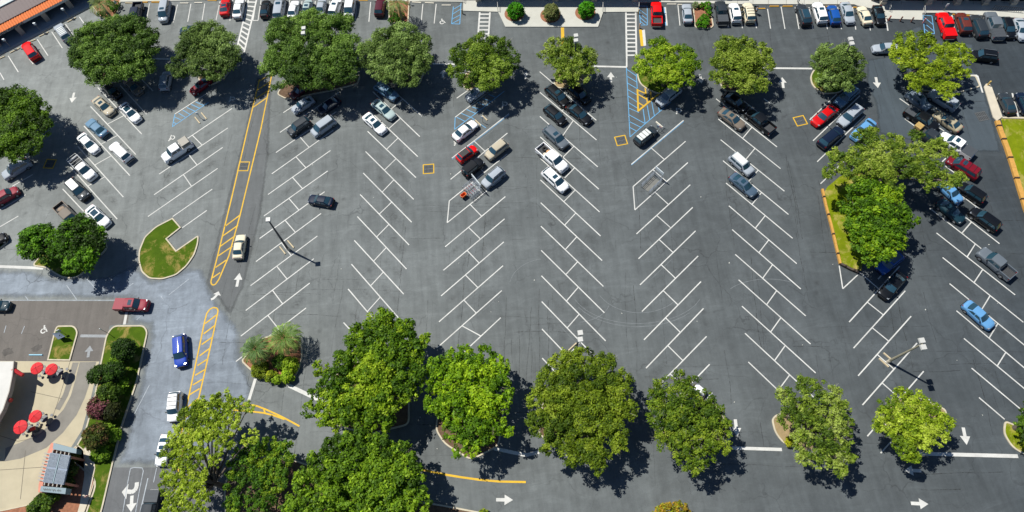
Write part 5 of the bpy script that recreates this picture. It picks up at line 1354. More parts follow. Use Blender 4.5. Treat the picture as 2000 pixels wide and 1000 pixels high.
mb.add([(x * .7, y * .7, .3) for x, y in P0] + [(x, y, 1.0) for x, y in P0] + [(x * .84, y * .8, 1.0) for x, y in P0] + [(x * .6, y * .6, .45) for x, y in P0],
       [tuple(range(k - 1, -1, -1))] + [(i, (i + 1) % k, k + (i + 1) % k, k + i) for i in range(k)] + [(k + i, k + (i + 1) % k, 2 * k + (i + 1) % k, 2 * k + i) for i in range(k)] + [(2 * k + i, 2 * k + (i + 1) % k, 3 * k + (i + 1) % k, 3 * k + i) for i in range(k)] + [tuple(3 * k + i for i in range(k))])
mb.build('tub', M_ORG, rt)
mb = MB()
for x in (-.35, .35):
    for y in (-.3, .3): mb.tube((x, y - .05, .15), (x, y + .05, .15), .15, n=10)
mb.build('wheels', M_TYRE, rt)
cart((*G(1292, 252)[:2], 0), .7, 'single shopping cart left standing by the wheel stop of the blue bay')
# worn concrete pad under the second corral
sheet('corral_floor', [(1276, 346), (1255, 367), (1266, 374), (1289, 354)], .0075, mat('pad', '6e6e6a', .9, var=.15, scale=1), 'worn pad under the second cart corral')

# umbrellas and tables
M_UMB = mat('red_canvas', 'c4141e', .7, var=.05)
M_TBL = mat('table_metal', '3a4048', .5)
def umbrella(px, py, rpx, label):
    z = 2.35; c = G(px, py, z); R_ = rpx / (ppm(px, py) * 1.03); r = empty('patio_umbrella', (c.x, c.y, 0), random.uniform(0, 1)); tag(r, label, 'umbrella', 'red umbrellas of the drive in')
    mb = MB(); n = 24
    vs = [(0, 0, z + .28)] + [(R_ * math.cos(2 * math.pi * i / n), R_ * math.sin(2 * math.pi * i / n), z - (.03 if i % 3 == 0 else .0)) for i in range(n)]
    vs += [(R_ * math.cos(2 * math.pi * i / n), R_ * math.sin(2 * math.pi * i / n), z - .14) for i in range(n)]
    fs = [(0, 1 + i, 1 + (i + 1) % n) for i in range(n)] + [(1 + i, 1 + n + i, 1 + n + (i + 1) % n, 1 + (i + 1) % n) for i in range(n)]
    mb.add(vs, fs); mb.build('canopy', M_UMB, r)
    mb = MB()
    for i in range(4):
        a = 2 * math.pi * i / 4; mb.tube((0, 0, z + .29), (R_ * .97 * math.cos(a), R_ * .97 * math.sin(a), z + .01), .018, n=4)
    mb.build('rib', M_REDP, r)
    mb = MB(); mb.tube((0, 0, 0), (0, 0, z + .38), .03, n=8); mb.build('pole', M_TBL, r)
    t = empty('patio_table', (c.x + .02, c.y, 0)); tag(t, 'table under the ' + label, 'table', 'patio tables of the drive in')
    mb = MB(); mb.tube((.08, 0, .70), (.08, 0, .74), .5, n=20); mb.build('table_top', M_TBL, t)
    mb = MB(); mb.tube((.08, .05, 0), (.08, .05, .70), .05, n=8); mb.build('leg', M_TBL, t)
    for i in range(4):
        a = 2 * math.pi * i / 4 + .5; sx, sy = .95 * math.cos(a), .95 * math.sin(a)
        s_ = empty('stool', (c.x + sx, c.y + sy, 0)); tag(s_, 'dark stool on the %s side of the table under the %s' % (['north east', 'north west', 'south west', 'south east'][i], label), 'stool', 'stools of the drive in')
        mb = MB(); mb.tube((0, 0, .42), (0, 0, .47), .2, n=12); mb.build('seat', M_TBL, s_)
        mb = MB(); mb.tube((0, 0, 0), (0, 0, .42), .035, n=6); mb.build('leg', M_TBL, s_)
umbrella(71.5, 719, 11.7, 'upper left red umbrella')
umbrella(100, 721, 11.3, 'upper right red umbrella')
umbrella(68.5, 813, 12, 'lower right red umbrella')
umbrella(39.5, 834, 13, 'lower left red umbrella')
p = G(73, 840); rt = empty('litter_bin', p, .3); tag(rt, 'small red topped bin beside the lower umbrellas', 'bin')
mb = MB(); mb.box(-.28, .28, -.28, .28, 0, .9); mb.build('bin_body', M_TBL, rt)
mb = MB(); mb.box(-.34, .34, -.24, .24, .902, 1.0); mb.build('lid', mat('orange_red_lid', 'd8452c', .5), rt)
# patio fence with dark strokes along the drive in wall
mb = MB(); a, b = G(12, 790), G(0, 835)
for i in range(12):
    p = a.lerp(b, i / 11); mb.tube((p.x, p.y, 0), (p.x, p.y, 1.0), .05, n=6)
mb.tube((a.x, a.y, 1.0), (b.x, b.y, 1.0), .05, n=6); tag(mb.build('railing', M_HEADW), 'pale railing in the shade of the drive in', 'railing')

# timber guard rails (low walls with posts)
M_TIMB = mat('tan_timber', 'b98b42', .8, var=.14, scale=2.5)
M_TIMBD = mat('dark_timber_post', '3b2d22', .85)
def guard(px, label, step=2.2, w=.35, h=.38, m=M_TIMB):
    P = [G(*p) for p in px]; r = empty('timber_edging', P[0]); tag(r, label, 'timber edging', 'timber edging of the lawns')
    for i in range(len(P) - 1):
        d, n_, L_ = frame_along(P[i], P[i + 1])
        mb = MB(); mb.prism([(p.x, p.y) for p in (P[i] - n_ * w, P[i + 1] - n_ * w, P[i + 1] + n_ * w, P[i] + n_ * w)], 0, h - .02 * (i % 2)); child(mb, 'beam', m, r)
        k = max(1, int(L_ / step))
        for j in range(k):
            c = P[i] + d * ((j + .5) * L_ / k); mb = MB()
            mb.prism([(p.x, p.y) for p in (c - n_ * w * 1.05 - d * .1, c - n_ * w * 1.05 + d * .1, c + n_ * w * .9 + d * .1, c + n_ * w * .9 - d * .1)], .05, h + .12); child(mb, 'post', M_TIMBD, r)
    return r
guard([(1946, 238), (1953, 258), (1965, 290), (1978, 330), (1990, 370), (2003, 412), (2030, 470)], 'tan timber edging of the bright lawn at the right', 2.4, .33)
guard([(1605, 371), (1612, 402), (1622, 440), (1631, 478), (1640, 516)], 'tan timber edging on the west side of the oak lawn', 2.4, .15)
guard([(1641, 517), (1658, 526), (1675, 533)], 'dark timber edging at the south end of the oak lawn', 1.2, .15, .45, mat('dark_timber', '4a4038', .85, var=.2))

# people by the shops
M_SKIN = mat('skin', 'b98a68', .6); M_JEAN = mat('dark_jeans', '17243d', .8); M_SHIRTW = mat('pale_shirt', 'c4ccd6', .8); M_HAIR = mat('hair', '1c1512', .8); M_SHIRTN = mat('navy_shirt', '1c2b4c', .8)
def person(px, py, rz, shirt, trousers, label, stride=.22):
    p = G(px, py); r = empty('person', (p.x, p.y, .14 if py < 12 else 0), rz); tag(r, label, 'person', 'people by the shops')
    J = {'pel': (0, 0, .95), 'sp': (0, 0, 1.2), 'ch': (0.02, 0, 1.38), 'nk': (.02, 0, 1.5), 'hd': (.04, 0, 1.62), 'ht': (.03, 0, 1.74),
         'hl': (0, .1, .9), 'kl': (stride * .6, .1, .5), 'al': (stride, .1, .08), 'tl': (stride + .18, .1, .04),
         'hr': (0, -.1, .9), 'kr': (-stride * .3, -.1, .5), 'ar': (-stride, -.1, .09), 'tr': (-stride + .17, -.1, .04),
         'sl': (0, .19, 1.42), 'el': (-.12, .24, 1.14), 'wl': (.0, .25, .92), 'fl': (.05, .24, .80), 'sr': (0, -.19, 1.42), 'er': (.1, -.24, 1.14), 'wr': (.26, -.22, .98), 'fr': (.33, -.2, .88)}
    Rr = {'pel': .15, 'sp': .13, 'ch': .15, 'nk': .06, 'hd': .10, 'ht': .08, 'hl': .1, 'kl': .065, 'al': .045, 'tl': .04, 'hr': .1, 'kr': .065, 'ar': .045, 'tr': .04, 'sl': .07, 'el': .045, 'wl': .032, 'fl': .035, 'sr': .07, 'er': .045, 'wr': .032, 'fr': .035}
    ks = list(J); E_ = [('pel', 'sp'), ('sp', 'ch'), ('ch', 'nk'), ('nk', 'hd'), ('hd', 'ht'), ('pel', 'hl'), ('hl', 'kl'), ('kl', 'al'), ('al', 'tl'), ('pel', 'hr'), ('hr', 'kr'), ('kr', 'ar'), ('ar', 'tr'), ('ch', 'sl'), ('sl', 'el'), ('el', 'wl'), ('wl', 'fl'), ('ch', 'sr'), ('sr', 'er'), ('er', 'wr'), ('wr', 'fr')]
    me = bpy.data.meshes.new('body'); me.from_pydata([J[k_] for k_ in ks], [(ks.index(a), ks.index(b)) for a, b in E_], [])
    o = link('body', me, r); md = o.modifiers.new('skin', 'SKIN')
    for k_, sv in zip(ks, me.skin_vertices[0].data): sv.radius = (Rr[k_], Rr[k_] * (1.15 if k_ in ('ch', 'sp', 'pel') else 1)); sv.use_root = (k_ == 'pel')
    sb = o.modifiers.new('sub', 'SUBSURF'); sb.levels = 1; sb.render_levels = 1
    bpy.context.view_layer.update()
    m2 = bpy.data.meshes.new_from_object(o.evaluated_get(bpy.context.evaluated_depsgraph_get()))
    o.modifiers.clear(); o.data = m2; m2.name = 'body'; m2.materials.clear()
    for m_ in (M_SKIN, shirt, trousers, M_BLK): m2.materials.append(m_)
    for f in m2.polygons:
        c = f.center; z = c.z
        f.material_index = 3 if z < .12 else (2 if z < .98 and abs(c.y) < .2 else (1 if 1.0 <= z < 1.47 and not (abs(c.y) > .2 and z < 1.12) or .95 <= z < 1.1 and abs(c.y) < .18 else 0)); f.use_smooth = True
    mb = MB(); nn2 = 10
    for i in range(5):
        ph = math.pi * .62 * i / 4
        for j in range(nn2):
            th = 2 * math.pi * j / nn2; mb.v.append((.02 + .115 * math.sin(ph) * math.cos(th) - .02, .11 * math.sin(ph) * math.sin(th), 1.68 + .125 * math.cos(ph)))
    for i in range(4):
        for j in range(nn2): mb.f.append((i * nn2 + j, (i + 1) * nn2 + j, (i + 1) * nn2 + (j + 1) % nn2, i * nn2 + (j + 1) % nn2)); mb.m.append(0)
    mb.build('hair', M_HAIR, r, True)
    return r
person(1557, 7, 1.1, M_SHIRTN, M_JEAN, 'person in dark blue clothes walking off the lot beside the dark grey suv')
person(1475, 27, 2.4, M_SHIRTW, M_BLK, 'person in a pale top and black trousers beside the cream suv', .1)
# ------------------------------------------------------------------ vegetation
def leafmat(name, trans=.38, rough=.6):
    m, n, b = newmat(name)
    at_ = n.nodes.new('ShaderNodeAttribute'); at_.attribute_name = 'Col'
    n.links.new(at_.outputs['Color'], b.inputs['Base Color']); b.inputs['Roughness'].default_value = rough; b.inputs['Specular IOR Level'].default_value = .25
    tr = n.nodes.new('ShaderNodeBsdfTranslucent'); n.links.new(at_.outputs['Color'], tr.inputs['Color'])
    mx = n.nodes.new('ShaderNodeMixShader'); mx.inputs[0].default_value = trans
    out = n.nodes['Material Output']; n.links.new(b.outputs[0], mx.inputs[1]); n.links.new(tr.outputs[0], mx.inputs[2]); n.links.new(mx.outputs[0], out.inputs[0])
    return m
M_LEAF = leafmat('leaves')
M_BARK = mat('bark', '5f564c', .9, var=.25, scale=3, bump=.4)
M_BARKP = mat('lichened_twigs', '8f8e80', .9, var=.15, scale=3)
def quads_mesh(name, C_, U_, V_, colr, material):
    """C_ centres, U_/V_ half axes (n,3), one diamond-ish quad each"""
    n = len(C_)
    v = np.empty((n, 4, 3), np.float32)
    v[:, 0] = C_ - U_; v[:, 1] = C_ - V_ * .8 + U_ * .15; v[:, 2] = C_ + U_; v[:, 3] = C_ + V_ * .8 + U_ * .15
    me = bpy.data.meshes.new(name); me.vertices.add(4 * n); me.vertices.foreach_set('co', v.reshape(-1))
    me.loops.add(4 * n); me.loops.foreach_set('vertex_index', np.arange(4 * n, dtype=np.int32))
    me.polygons.add(n); me.polygons.foreach_set('loop_start', np.arange(0, 4 * n, 4, dtype=np.int32))
    me.materials.append(material)
    me.update(calc_edges=True)
    ca = me.color_attributes.new('Col', 'FLOAT_COLOR', 'POINT')
    c = np.ones((n, 4, 4), np.float32); c[:, :, :3] = colr[:, None, :]
    ca.data.foreach_set('color', c.reshape(-1)); me.update(); return me
def unit(n): 
    v = rng.normal(size=(n, 3)); return v / np.linalg.norm(v, axis=1, keepdims=True)
def foliage(clumps, rc, pal, leaf, per, upb=.5, tone=None):
    """clumps (n,3), rc (n,), palette list of rgb; returns arrays for quads_mesh"""
    n = len(clumps); pal = np.array([lin(p) for p in pal])
    cnt = np.maximum(8, per / 40.0 * 5.2 * (rc / leaf) ** 2).astype(int); idx = np.repeat(np.arange(n), cnt); N = len(idx)
    d = unit(N); d[:, 2] = np.where(d[:, 2] < -.25, -d[:, 2], d[:, 2])
    rad = rng.uniform(.55, 1.0, N) * (1 + .25 * rng.normal(size=N).clip(-1, 1))
    P = clumps[idx] + d * (rc[idx] * rad)[:, None] * np.array([1, 1, .75])
    nr = d + np.array([0, 0, upb]) + .55 * rng.normal(size=(N, 3)); nr /= np.linalg.norm(nr, axis=1, keepdims=True)
    a = np.cross(nr, unit(N)); a /= np.linalg.norm(a, axis=1, keepdims=True) + 1e-9; b = np.cross(nr, a)
    s = leaf * rng.uniform(.6, 1.35, N)
    t = rng.uniform(0, 1, n) if tone is None else tone
    tt = np.clip(t[idx] + rng.normal(size=N) * .16, 0, .999) * (len(pal) - 1)
    i0 = tt.astype(int); f = (tt - i0)[:, None]
    colr = pal[i0] * (1 - f) + pal[np.minimum(i0 + 1, len(pal) - 1)] * f
    colr = colr * rng.uniform(.75, 1.25, N)[:, None] * np.array([1.28, 1.36, 1.2])
    return P, a * s[:, None], b * (s * rng.uniform(.6, .95, N))[:, None], colr.clip(0, 1)
OLIVE = ['2e4416', '465e20', '5f7a2e', '7d9448']
DEEP = ['26390c', '364e10', '4c6816', '688420']
MAPLE = ['324e08', '4c680c', '6a8414', '8a9c22']
BRIGHT = ['33580c', '477410', '5f9014', '86ac24']
YELLOW = ['4a5c0e', '687a12', '86961c', 'a0aa38']
DUSTY = ['36481e', '4c602a', '66793a', '879a5a']
LICH = ['3e5216', '586c1c', '748428', '929c50']
PINE = ['4c6010', '6a7c18', '889a26', 'a4ae40']
def tree(label, lobes, zc=4.9, pal=OLIVE, leaf=.135, per=36, dens=2.1, flat=.62, base=None, twig=.0, name='oak_tree', rcl=(.55, 1.0), inner=.4, limbs=True, group='trees of the car park', gap=0.0, lobez=None):
    L3 = []
    for i, (px, py, rp) in enumerate(lobes):
        z = zc + (lobez[i] if lobez else 0); k = 1.0 / (G(px + 1, py, z) - G(px, py, z)).length
        c = G(px, py, z); L3.append((np.array(c), 1.06 * rp / k))
    cx = np.mean([l[0][:2] for l in L3], axis=0) if base is None else np.array(G(*base)[:2])
    root = empty(name, (cx[0], cx[1], 0)); tag(root, label, 'tree', group)
    org = np.array([cx[0], cx[1], 0])
    CL, RC, TN = [], [], []
    for c, r in L3:
        lt = rng.normal() * .2
        def add(n, r0, r1, zlo):
            d = unit(n); d[:, 2] = np.abs(d[:, 2]) * np.where(rng.random(n) < .22, -.6, 1)
            q = c + d * (r * rng.uniform(r0, r1, n))[:, None] * np.array([1, 1, flat])
            CL.append(q); RC.append(rng.uniform(*rcl, n) * min(1.0, max(.45, r / 3.0))); TN.append(np.clip(.5 + lt + rng.normal(size=n) * .22, 0, 1))
        add(int(dens * r * r * 2.6) + 8, .70, .93, 0)
        add(int(dens * r * r * inner * 2) + 3, .15, .7, 0)
    CL = np.concatenate(CL); RC = np.concatenate(RC); TN = np.concatenate(TN)
    # lobes inside other lobes: drop clumps far under the surface
    keep = np.ones(len(CL), bool)
    for c, r in L3:
        e = (CL - c) / np.array([r, r, r * flat]); rr = np.linalg.norm(e, axis=1); keep &= ~((rr < .5) & (e[:, 2] < -.15))
    if gap > 0: keep &= rng.random(len(CL)) > gap
    CL, RC, TN = CL[keep], RC[keep], TN[keep]
    P, U_, V2, C2 = foliage(CL - org, RC, pal, leaf, per, tone=TN)
    me = quads_mesh('crown', P, U_, V2, C2, M_LEAF); link('crown', me, root)
    mb = MB(); top = max(l[0][2] for l in L3)
    mb.tube((0, 0, .05), (.1, .05, zc * .42), .38, .30, n=10); mb.tube((.1, .05, zc * .42), (.15, .1, zc * .9), .30, .12, n=8)
    mb.build('trunk', M_BARK, root)
    mb = MB()
    for c, r in L3:
        q = c - org
        a = Vector((.1, .05, zc * .42)); m_ = Vector((q[0] * .5, q[1] * .5, zc * .75)); e = Vector((q[0], q[1], q[2] + r * flat * .3))
        mb.tube(a, m_, .16, .10, n=7, cap=False); mb.tube(m_, e, .10, .04, n=6, cap=False)
        for k in range(5):
            d = unit(1)[0]; d[2] = abs(d[2]) * .6; t = e.lerp(m_, random.random() * .6); mb.tube(t, Vector(q + d * r * np.array([.85, .85, flat * .9])), .06, .02, n=4, cap=False)
    mb.build('limbs', M_BARK, root)
    if twig:
        mb = MB()
        sel = rng.choice(len(CL), int(len(CL) * twig), replace=False)
        for i in sel:
            c = CL[i] - org
            near = min(L3, key=lambda l: np.linalg.norm(l[0] - CL[i])); o_ = c - (near[0] - org); o_ = o_ / (np.linalg.norm(o_) + 1e-6)
            tip = c + o_ * RC[i] * 1.05
            for k in range(3):
                s_ = tip - o_ * .9 + unit(1)[0] * .3; e_ = tip + unit(1)[0] * .45; mb.tube(Vector(s_), Vector(e_), .022, .010, n=3, cap=False)
        tag(mb.build('bare_twigs', M_BARKP, root), kind='stuff')
    return root
tree('broad dark oak at the upper left, between the angled shops and the shaded cars', [(190, 85, 45), (250, 70, 42), (280, 95, 34), (215, 125, 46), (170, 110, 32), (265, 130, 34), (225, 60, 32), (195, 148, 26), (290, 75, 22)], 5.2, OLIVE, dens=1.9, twig=.05, gap=.16)
tree('second oak from the left, with a drooping lobe over the white cross line', [(405, 75, 34), (430, 95, 34), (385, 95, 34), (350, 132, 24), (400, 128, 32), (440, 118, 30), (375, 70, 20), (420, 145, 20)], 5.0, DUSTY, dens=1.8, twig=.07, gap=.2)
tree('biggest oak of the top row, with a lamp standing through it', [(560, 70, 38), (610, 55, 38), (660, 60, 36), (680, 95, 30), (555, 115, 36), (610, 105, 48), (660, 125, 40), (580, 145, 34), (635, 155, 30), (525, 135, 20), (543, 172, 14), (675, 150, 24)], 5.4, OLIVE, dens=1.9, twig=.06, gap=.2)
tree('fourth oak of the top row, right of the biggest one', [(755, 80, 30), (790, 75, 32), (820, 90, 26), (730, 110, 32), (775, 115, 40), (815, 120, 30), (765, 145, 28), (800, 150, 26), (740, 138, 22)], 5.0, DUSTY, dens=1.9, twig=.06, gap=.1)
tree('fifth oak of the top row, spreading over the end of the centre crosswalk', [(940, 90, 26), (975, 95, 26), (1000, 120, 22), (900, 110, 24), (940, 120, 34), (975, 130, 28), (890, 140, 18), (915, 152, 24), (955, 155, 26), (985, 145, 18)], 4.8, ['344a12', '4a6216', '667a1e', '869840'], dens=1.93, twig=.05, gap=.1)
tree('sixth oak of the top row, with a lamp head just behind it', [(1085, 90, 20), (1115, 90, 22), (1070, 110, 22), (1105, 115, 30), (1140, 115, 26), (1155, 135, 16), (1110, 145, 26), (1130, 152, 20), (1092, 152, 14)], 4.6, LICH, dens=1.93, twig=.08, gap=.16)
tree('bright seventh oak of the top row above the yellow triangle', [(1285, 92, 22), (1265, 115, 24), (1300, 110, 30), (1335, 105, 22), (1350, 125, 22), (1330, 140, 26), (1300, 145, 28), (1270, 140, 22), (1250, 135, 14), (1345, 155, 16), (1320, 165, 14)], 4.7, ['44600e', '627c12', '80961a', 'a0ac3a'], dens=2.01, gap=.16)
tree('round eighth oak of the top row', [(1420, 95, 26), (1455, 92, 24), (1485, 105, 22), (1410, 125, 24), (1450, 125, 36), (1490, 130, 22), (1415, 155, 20), (1450, 160, 26), (1480, 165, 22), (1395, 148, 12)], 4.8, ['42581a', '5c6e1e', '76862c', '949e48'], twig=.06)
tree('dusty green ninth oak on the kerbed island', [(1620, 105, 24), (1650, 110, 26), (1675, 120, 18), (1605, 125, 22), (1640, 135, 32), (1672, 145, 20), (1615, 158, 22), (1650, 162, 22), (1596, 112, 12)], 4.6, DUSTY, twig=.05, inner=.5)
tree('yellow green oak with ragged lobes at the upper right', [(1775, 85, 26), (1805, 80, 22), (1765, 112, 26), (1800, 110, 22), (1840, 100, 24), (1870, 105, 24), (1890, 118, 14), (1750, 100, 16), (1785, 140, 26), (1820, 135, 26), (1855, 130, 26), (1880, 145, 16), (1790, 165, 20), (1830, 160, 26), (1860, 175, 16), (1845, 188, 12)], 5.0, YELLOW, dens=1.75, twig=.04, gap=.12, flat=.5)
tree('dark oak cut by the left edge above the silver suv', [(20, 200, 32), (50, 210, 32), (75, 220, 24), (10, 235, 30), (45, 245, 36), (80, 250, 24), (25, 280, 30), (60, 280, 26), (0, 290, 28), (-25, 220, 40), (35, 305, 16)], 5.0, DEEP, twig=.08, gap=.1)
tree('smaller left one of the two round glossy trees', [(75, 475, 34), (65, 490, 22), (95, 495, 22), (60, 462, 18), (90, 460, 20)], 3.8, DEEP[:1] + ['35560e', '4c7412', '6c9420'], name='round_tree', leaf=.17, dens=2.4)
tree('larger right one of the two round glossy trees', [(155, 460, 40), (180, 475, 28), (135, 480, 28), (165, 505, 28), (140, 440, 18), (190, 455, 18), (140, 518, 18)], 4.3, DEEP[:1] + ['38580e', '507812', '709820'], name='round_tree', leaf=.17, dens=2.4)
tree('large spreading oak reaching over four rows at the right', [(1690, 275, 26), (1715, 300, 28), (1740, 280, 24), (1760, 290, 24), (1640, 318, 26), (1617, 338, 14), (1665, 330, 28), (1680, 305, 24), (1720, 335, 32), (1765, 325, 30), (1800, 300, 24), (1830, 290, 24), (1855, 295, 14), (1800, 330, 28), (1830, 330, 22), (1845, 355, 18), (1870, 352, 16), (1810, 360, 18), (1790, 265, 14), (1745, 355, 22), (1625, 300, 14), (1700, 258, 14), (1875, 345, 12)], 6.0, ['405616', '5a6e1c', '748426', '929c48'], dens=1.75, twig=.07, gap=.1, flat=.45)
tree('dense round oak on the lawn below the spreading oak', [(1690, 375, 32), (1730, 385, 30), (1665, 405, 26), (1705, 420, 40), (1750, 415, 26), (1775, 430, 20), (1680, 450, 32), (1725, 455, 36), (1750, 470, 22), (1690, 485, 28), (1720, 495, 26), (1700, 508, 16)], 5.2, ['2e4808', '44640c', '5e7e0f', '82981c'], dens=2.2, leaf=.175)
MP = dict(name='maple_tree', leaf=.18, dens=2.0, per=40, rcl=(.5, .9), flat=.7)
tree('great maple, taller one left of the two bright maples', [(745, 635, 32), (790, 655, 32), (715, 665, 36), (760, 680, 42), (810, 690, 30), (690, 705, 34), (735, 725, 42), (790, 735, 40), (660, 745, 32), (705, 760, 38), (755, 775, 40), (650, 780, 28), (620, 760, 18), (690, 800, 36), (740, 810, 34), (650, 820, 26), (610, 800, 20), (625, 720, 16), (670, 690, 16), (800, 770, 20), (830, 665, 14)], 5.6, MAPLE, **MP)
tree('bright yellow green maple between the great maple and the broad olive oak', [(900, 700, 28), (940, 700, 28), (970, 720, 26), (860, 715, 26), (885, 740, 36), (930, 745, 38), (975, 755, 28), (840, 750, 24), (855, 785, 30), (900, 790, 38), (945, 795, 34), (980, 790, 22), (890, 835, 28), (930, 840, 34), (965, 835, 24), (920, 875, 20), (900, 880, 16), (990, 840, 12)], 5.2, ['3c5a0a', '54740c', '6e8c0f', '8ea41e'], **MP)
tree('dark green maple at the bottom edge below the great maple', [(700, 870, 36), (660, 880, 30), (745, 885, 34), (785, 890, 26), (625, 905, 28), (680, 920, 42), (735, 930, 42), (790, 925, 36), (815, 950, 24), (600, 940, 28), (645, 960, 40), (700, 970, 44), (760, 975, 44), (810, 985, 30), (590, 985, 32), (640, 1010, 36), (720, 1020, 44), (790, 1020, 36), (560, 1000, 20)], 5.4, ['2e460c', '466210', '627e16', '829a22'], **MP)
tree('broad olive oak, largest of the right bottom row', [(1140, 705, 26), (1100, 715, 28), (1180, 715, 26), (1075, 745, 30), (1120, 745, 36), (1170, 750, 34), (1210, 745, 24), (1060, 785, 30), (1100, 790, 38), (1150, 795, 40), (1200, 785, 34), (1225, 800, 22), (1055, 825, 26), (1095, 840, 34), (1145, 845, 38), (1195, 840, 32), (1070, 865, 22), (1120, 885, 28), (1165, 890, 28), (1170, 912, 16), (1210, 870, 20)], 5.2, ['384c0e', '506212', '6a7a18', '84902c'], dens=2.36, twig=.10, gap=.05)
tree('twiggy green oak with a white suv under its top', [(1320, 740, 20), (1285, 755, 20), (1350, 755, 22), (1295, 785, 28), (1335, 785, 32), (1375, 785, 24), (1395, 800, 20), (1290, 820, 26), (1330, 825, 36), (1375, 825, 32), (1405, 835, 24), (1300, 855, 24), (1340, 865, 30), (1385, 860, 28), (1415, 870, 16), (1340, 895, 24), (1375, 890, 22), (1360, 915, 14), (1275, 770, 12)], 4.9, ['30460e', '465c12', '62761a', '84902e'], dens=2.10, twig=.2, gap=.06)
tree('pale lichened oak on the dry kerbed bed', [(1570, 755, 20), (1595, 755, 20), (1545, 785, 26), (1585, 785, 30), (1625, 780, 26), (1640, 800, 20), (1540, 815, 24), (1580, 825, 34), (1625, 825, 30), (1655, 830, 16), (1565, 860, 24), (1605, 865, 30), (1645, 860, 22), (1590, 895, 20), (1630, 895, 24), (1655, 890, 14), (1645, 920, 14), (1570, 895, 14), (1525, 770, 12)], 4.7, LICH, dens=1.84, twig=.28, gap=.14)
tree('small round oak beside the long white line at the lower right', [(1760, 775, 22), (1730, 795, 20), (1785, 785, 24), (1815, 795, 20), (1735, 825, 26), (1775, 820, 32), (1815, 820, 28), (1845, 825, 18), (1755, 855, 26), (1795, 855, 30), (1830, 850, 22), (1775, 880, 22), (1785, 892, 12), (1712, 830, 12)], 4.5, ['4e6410', '6a7e16', '889820', 'a4ae44'], dens=2.19, twig=.1)
tree('dark shrubby tree cut by the right edge', [(2005, 805, 22), (2000, 830, 20), (2020, 850, 28), (2030, 820, 26)], 3.2, DEEP)
tree('loose open pine with bare limbs at the bottom left', [(400, 795, 26), (430, 790, 28), (460, 795, 22), (485, 795, 14), (375, 815, 28), (415, 825, 30), (450, 830, 24), (355, 850, 28), (395, 860, 28), (440, 862, 22), (340, 885, 26), (375, 895, 26), (420, 900, 16), (345, 925, 28), (385, 930, 24), (330, 950, 20), (370, 965, 28), (400, 970, 16), (345, 995, 28), (385, 1000, 18), (490, 855, 18), (330, 975, 14)], 6.5, PINE, leaf=.13, dens=5.5, per=40, gap=.16, flat=.3, base=(436, 950), name='pine_tree', rcl=(.35, .65), twig=.05, inner=.5)
tree('dark mixed tree between the open pine and the dark green maple', [(480, 875, 20), (520, 870, 24), (555, 880, 18), (470, 905, 24), (510, 905, 28), (550, 910, 22), (565, 895, 12), (460, 940, 22), (500, 945, 28), (535, 950, 22), (465, 980, 24), (510, 985, 26), (480, 1010, 24), (555, 945, 12)], 4.0, ['26400c', '385810', '527418', '7c8e22'], dens=1.93, gap=.12, name='broadleaf_tree', twig=.03)
# shrubs
def shrub(label, px, py, rpx, zc, pal, leaf=.13, per=40, flat=.8, group='shrubs', name='shrub', dens=4.5, cat='shrub', rcl=(.35, .6)):
    c = np.array(G(px, py, zc)); k = 1.0 / (G(px + 1, py, zc) - G(px, py, zc)).length; r = rpx / k
    root = empty(name, (c[0], c[1], .1)); tag(root, label, cat, group)
    n = int(dens * r * r * 6) + 24; d = unit(n); d[:, 2] = np.where(d[:, 2] < -.5, -d[:, 2], d[:, 2])
    q = d * (r * rng.uniform(.72, .9, n))[:, None] * np.array([1, 1, flat]) + np.array([0, 0, zc - .1])
    P, U_, V2, C2 = foliage(q, rng.uniform(*rcl, n) * min(1, r / 1.3), pal, leaf, per)
    link('foliage', quads_mesh('foliage', P, U_, V2, C2, M_LEAF), root)
    mb = MB(); mb.tube((0, 0, 0), (0, 0, zc), .09, .05, n=6)
    for i in range(4):
        a = i * 1.57 + .4; mb.tube((0, 0, zc * .4), (r * .5 * math.cos(a), r * .5 * math.sin(a), zc + r * .2), .05, .02, n=4)
    mb.build('stem', M_BARK, root); return root
SH = 'shrubs of the road verge'
shrub('round dark evergreen, topmost on the road verge', 243, 682, 20, 1.9, ['1c2f0c', '28400e', '3a5614'], group=SH)
shrub('dark evergreen right of the pair, second row of the road verge', 222, 726, 19, 1.9, ['1c2f0c', '2a420e', '3c5814'], group=SH)
shrub('dark evergreen leftmost on the road verge', 194, 733, 18, 1.8, ['223410', '2c4410', '3c5416'], group=SH)
shrub('olive evergreen above the purple leaved bush', 213, 770, 20, 1.8, ['2a3c0e', '3a5012', '546a1a'], group=SH)
shrub('purple and pink leaved bush on the road verge', 196, 797, 21, 1.9, ['3a2420', '6a3440', '8a5060', '4a5020'], group=SH)
shrub('dark bush right behind the purple leaved one', 218, 803, 17, 1.7, ['20260e', '2c3410', '3a3a18'], group=SH)
shrub('reddish green bush, lowest large one on the road verge', 188, 853, 23, 2.0, ['2c3010', '3c4c14', '5a5a28', '6a4434'], group=SH)
for x, y, r, l in ((230, 703, 12, 'yellow green low shrub below the topmost evergreen'), (236, 755, 13, 'yellow green low shrub beside the olive evergreen'), (242, 745, 8, 'small yellow green shrub at the olive evergreen'), (208, 835, 14, 'pale green low shrub above the lowest large bush'), (222, 850, 14, 'pale green low shrub right of the lowest large bush'), (200, 885, 14, 'pale green low shrub under the lowest large bush'), (185, 890, 9, 'small pale green shrub, lowest on the verge')):
    shrub(l, x, y, r, .7, ['4c6616', '6c8a20', '8ca634'], group=SH)
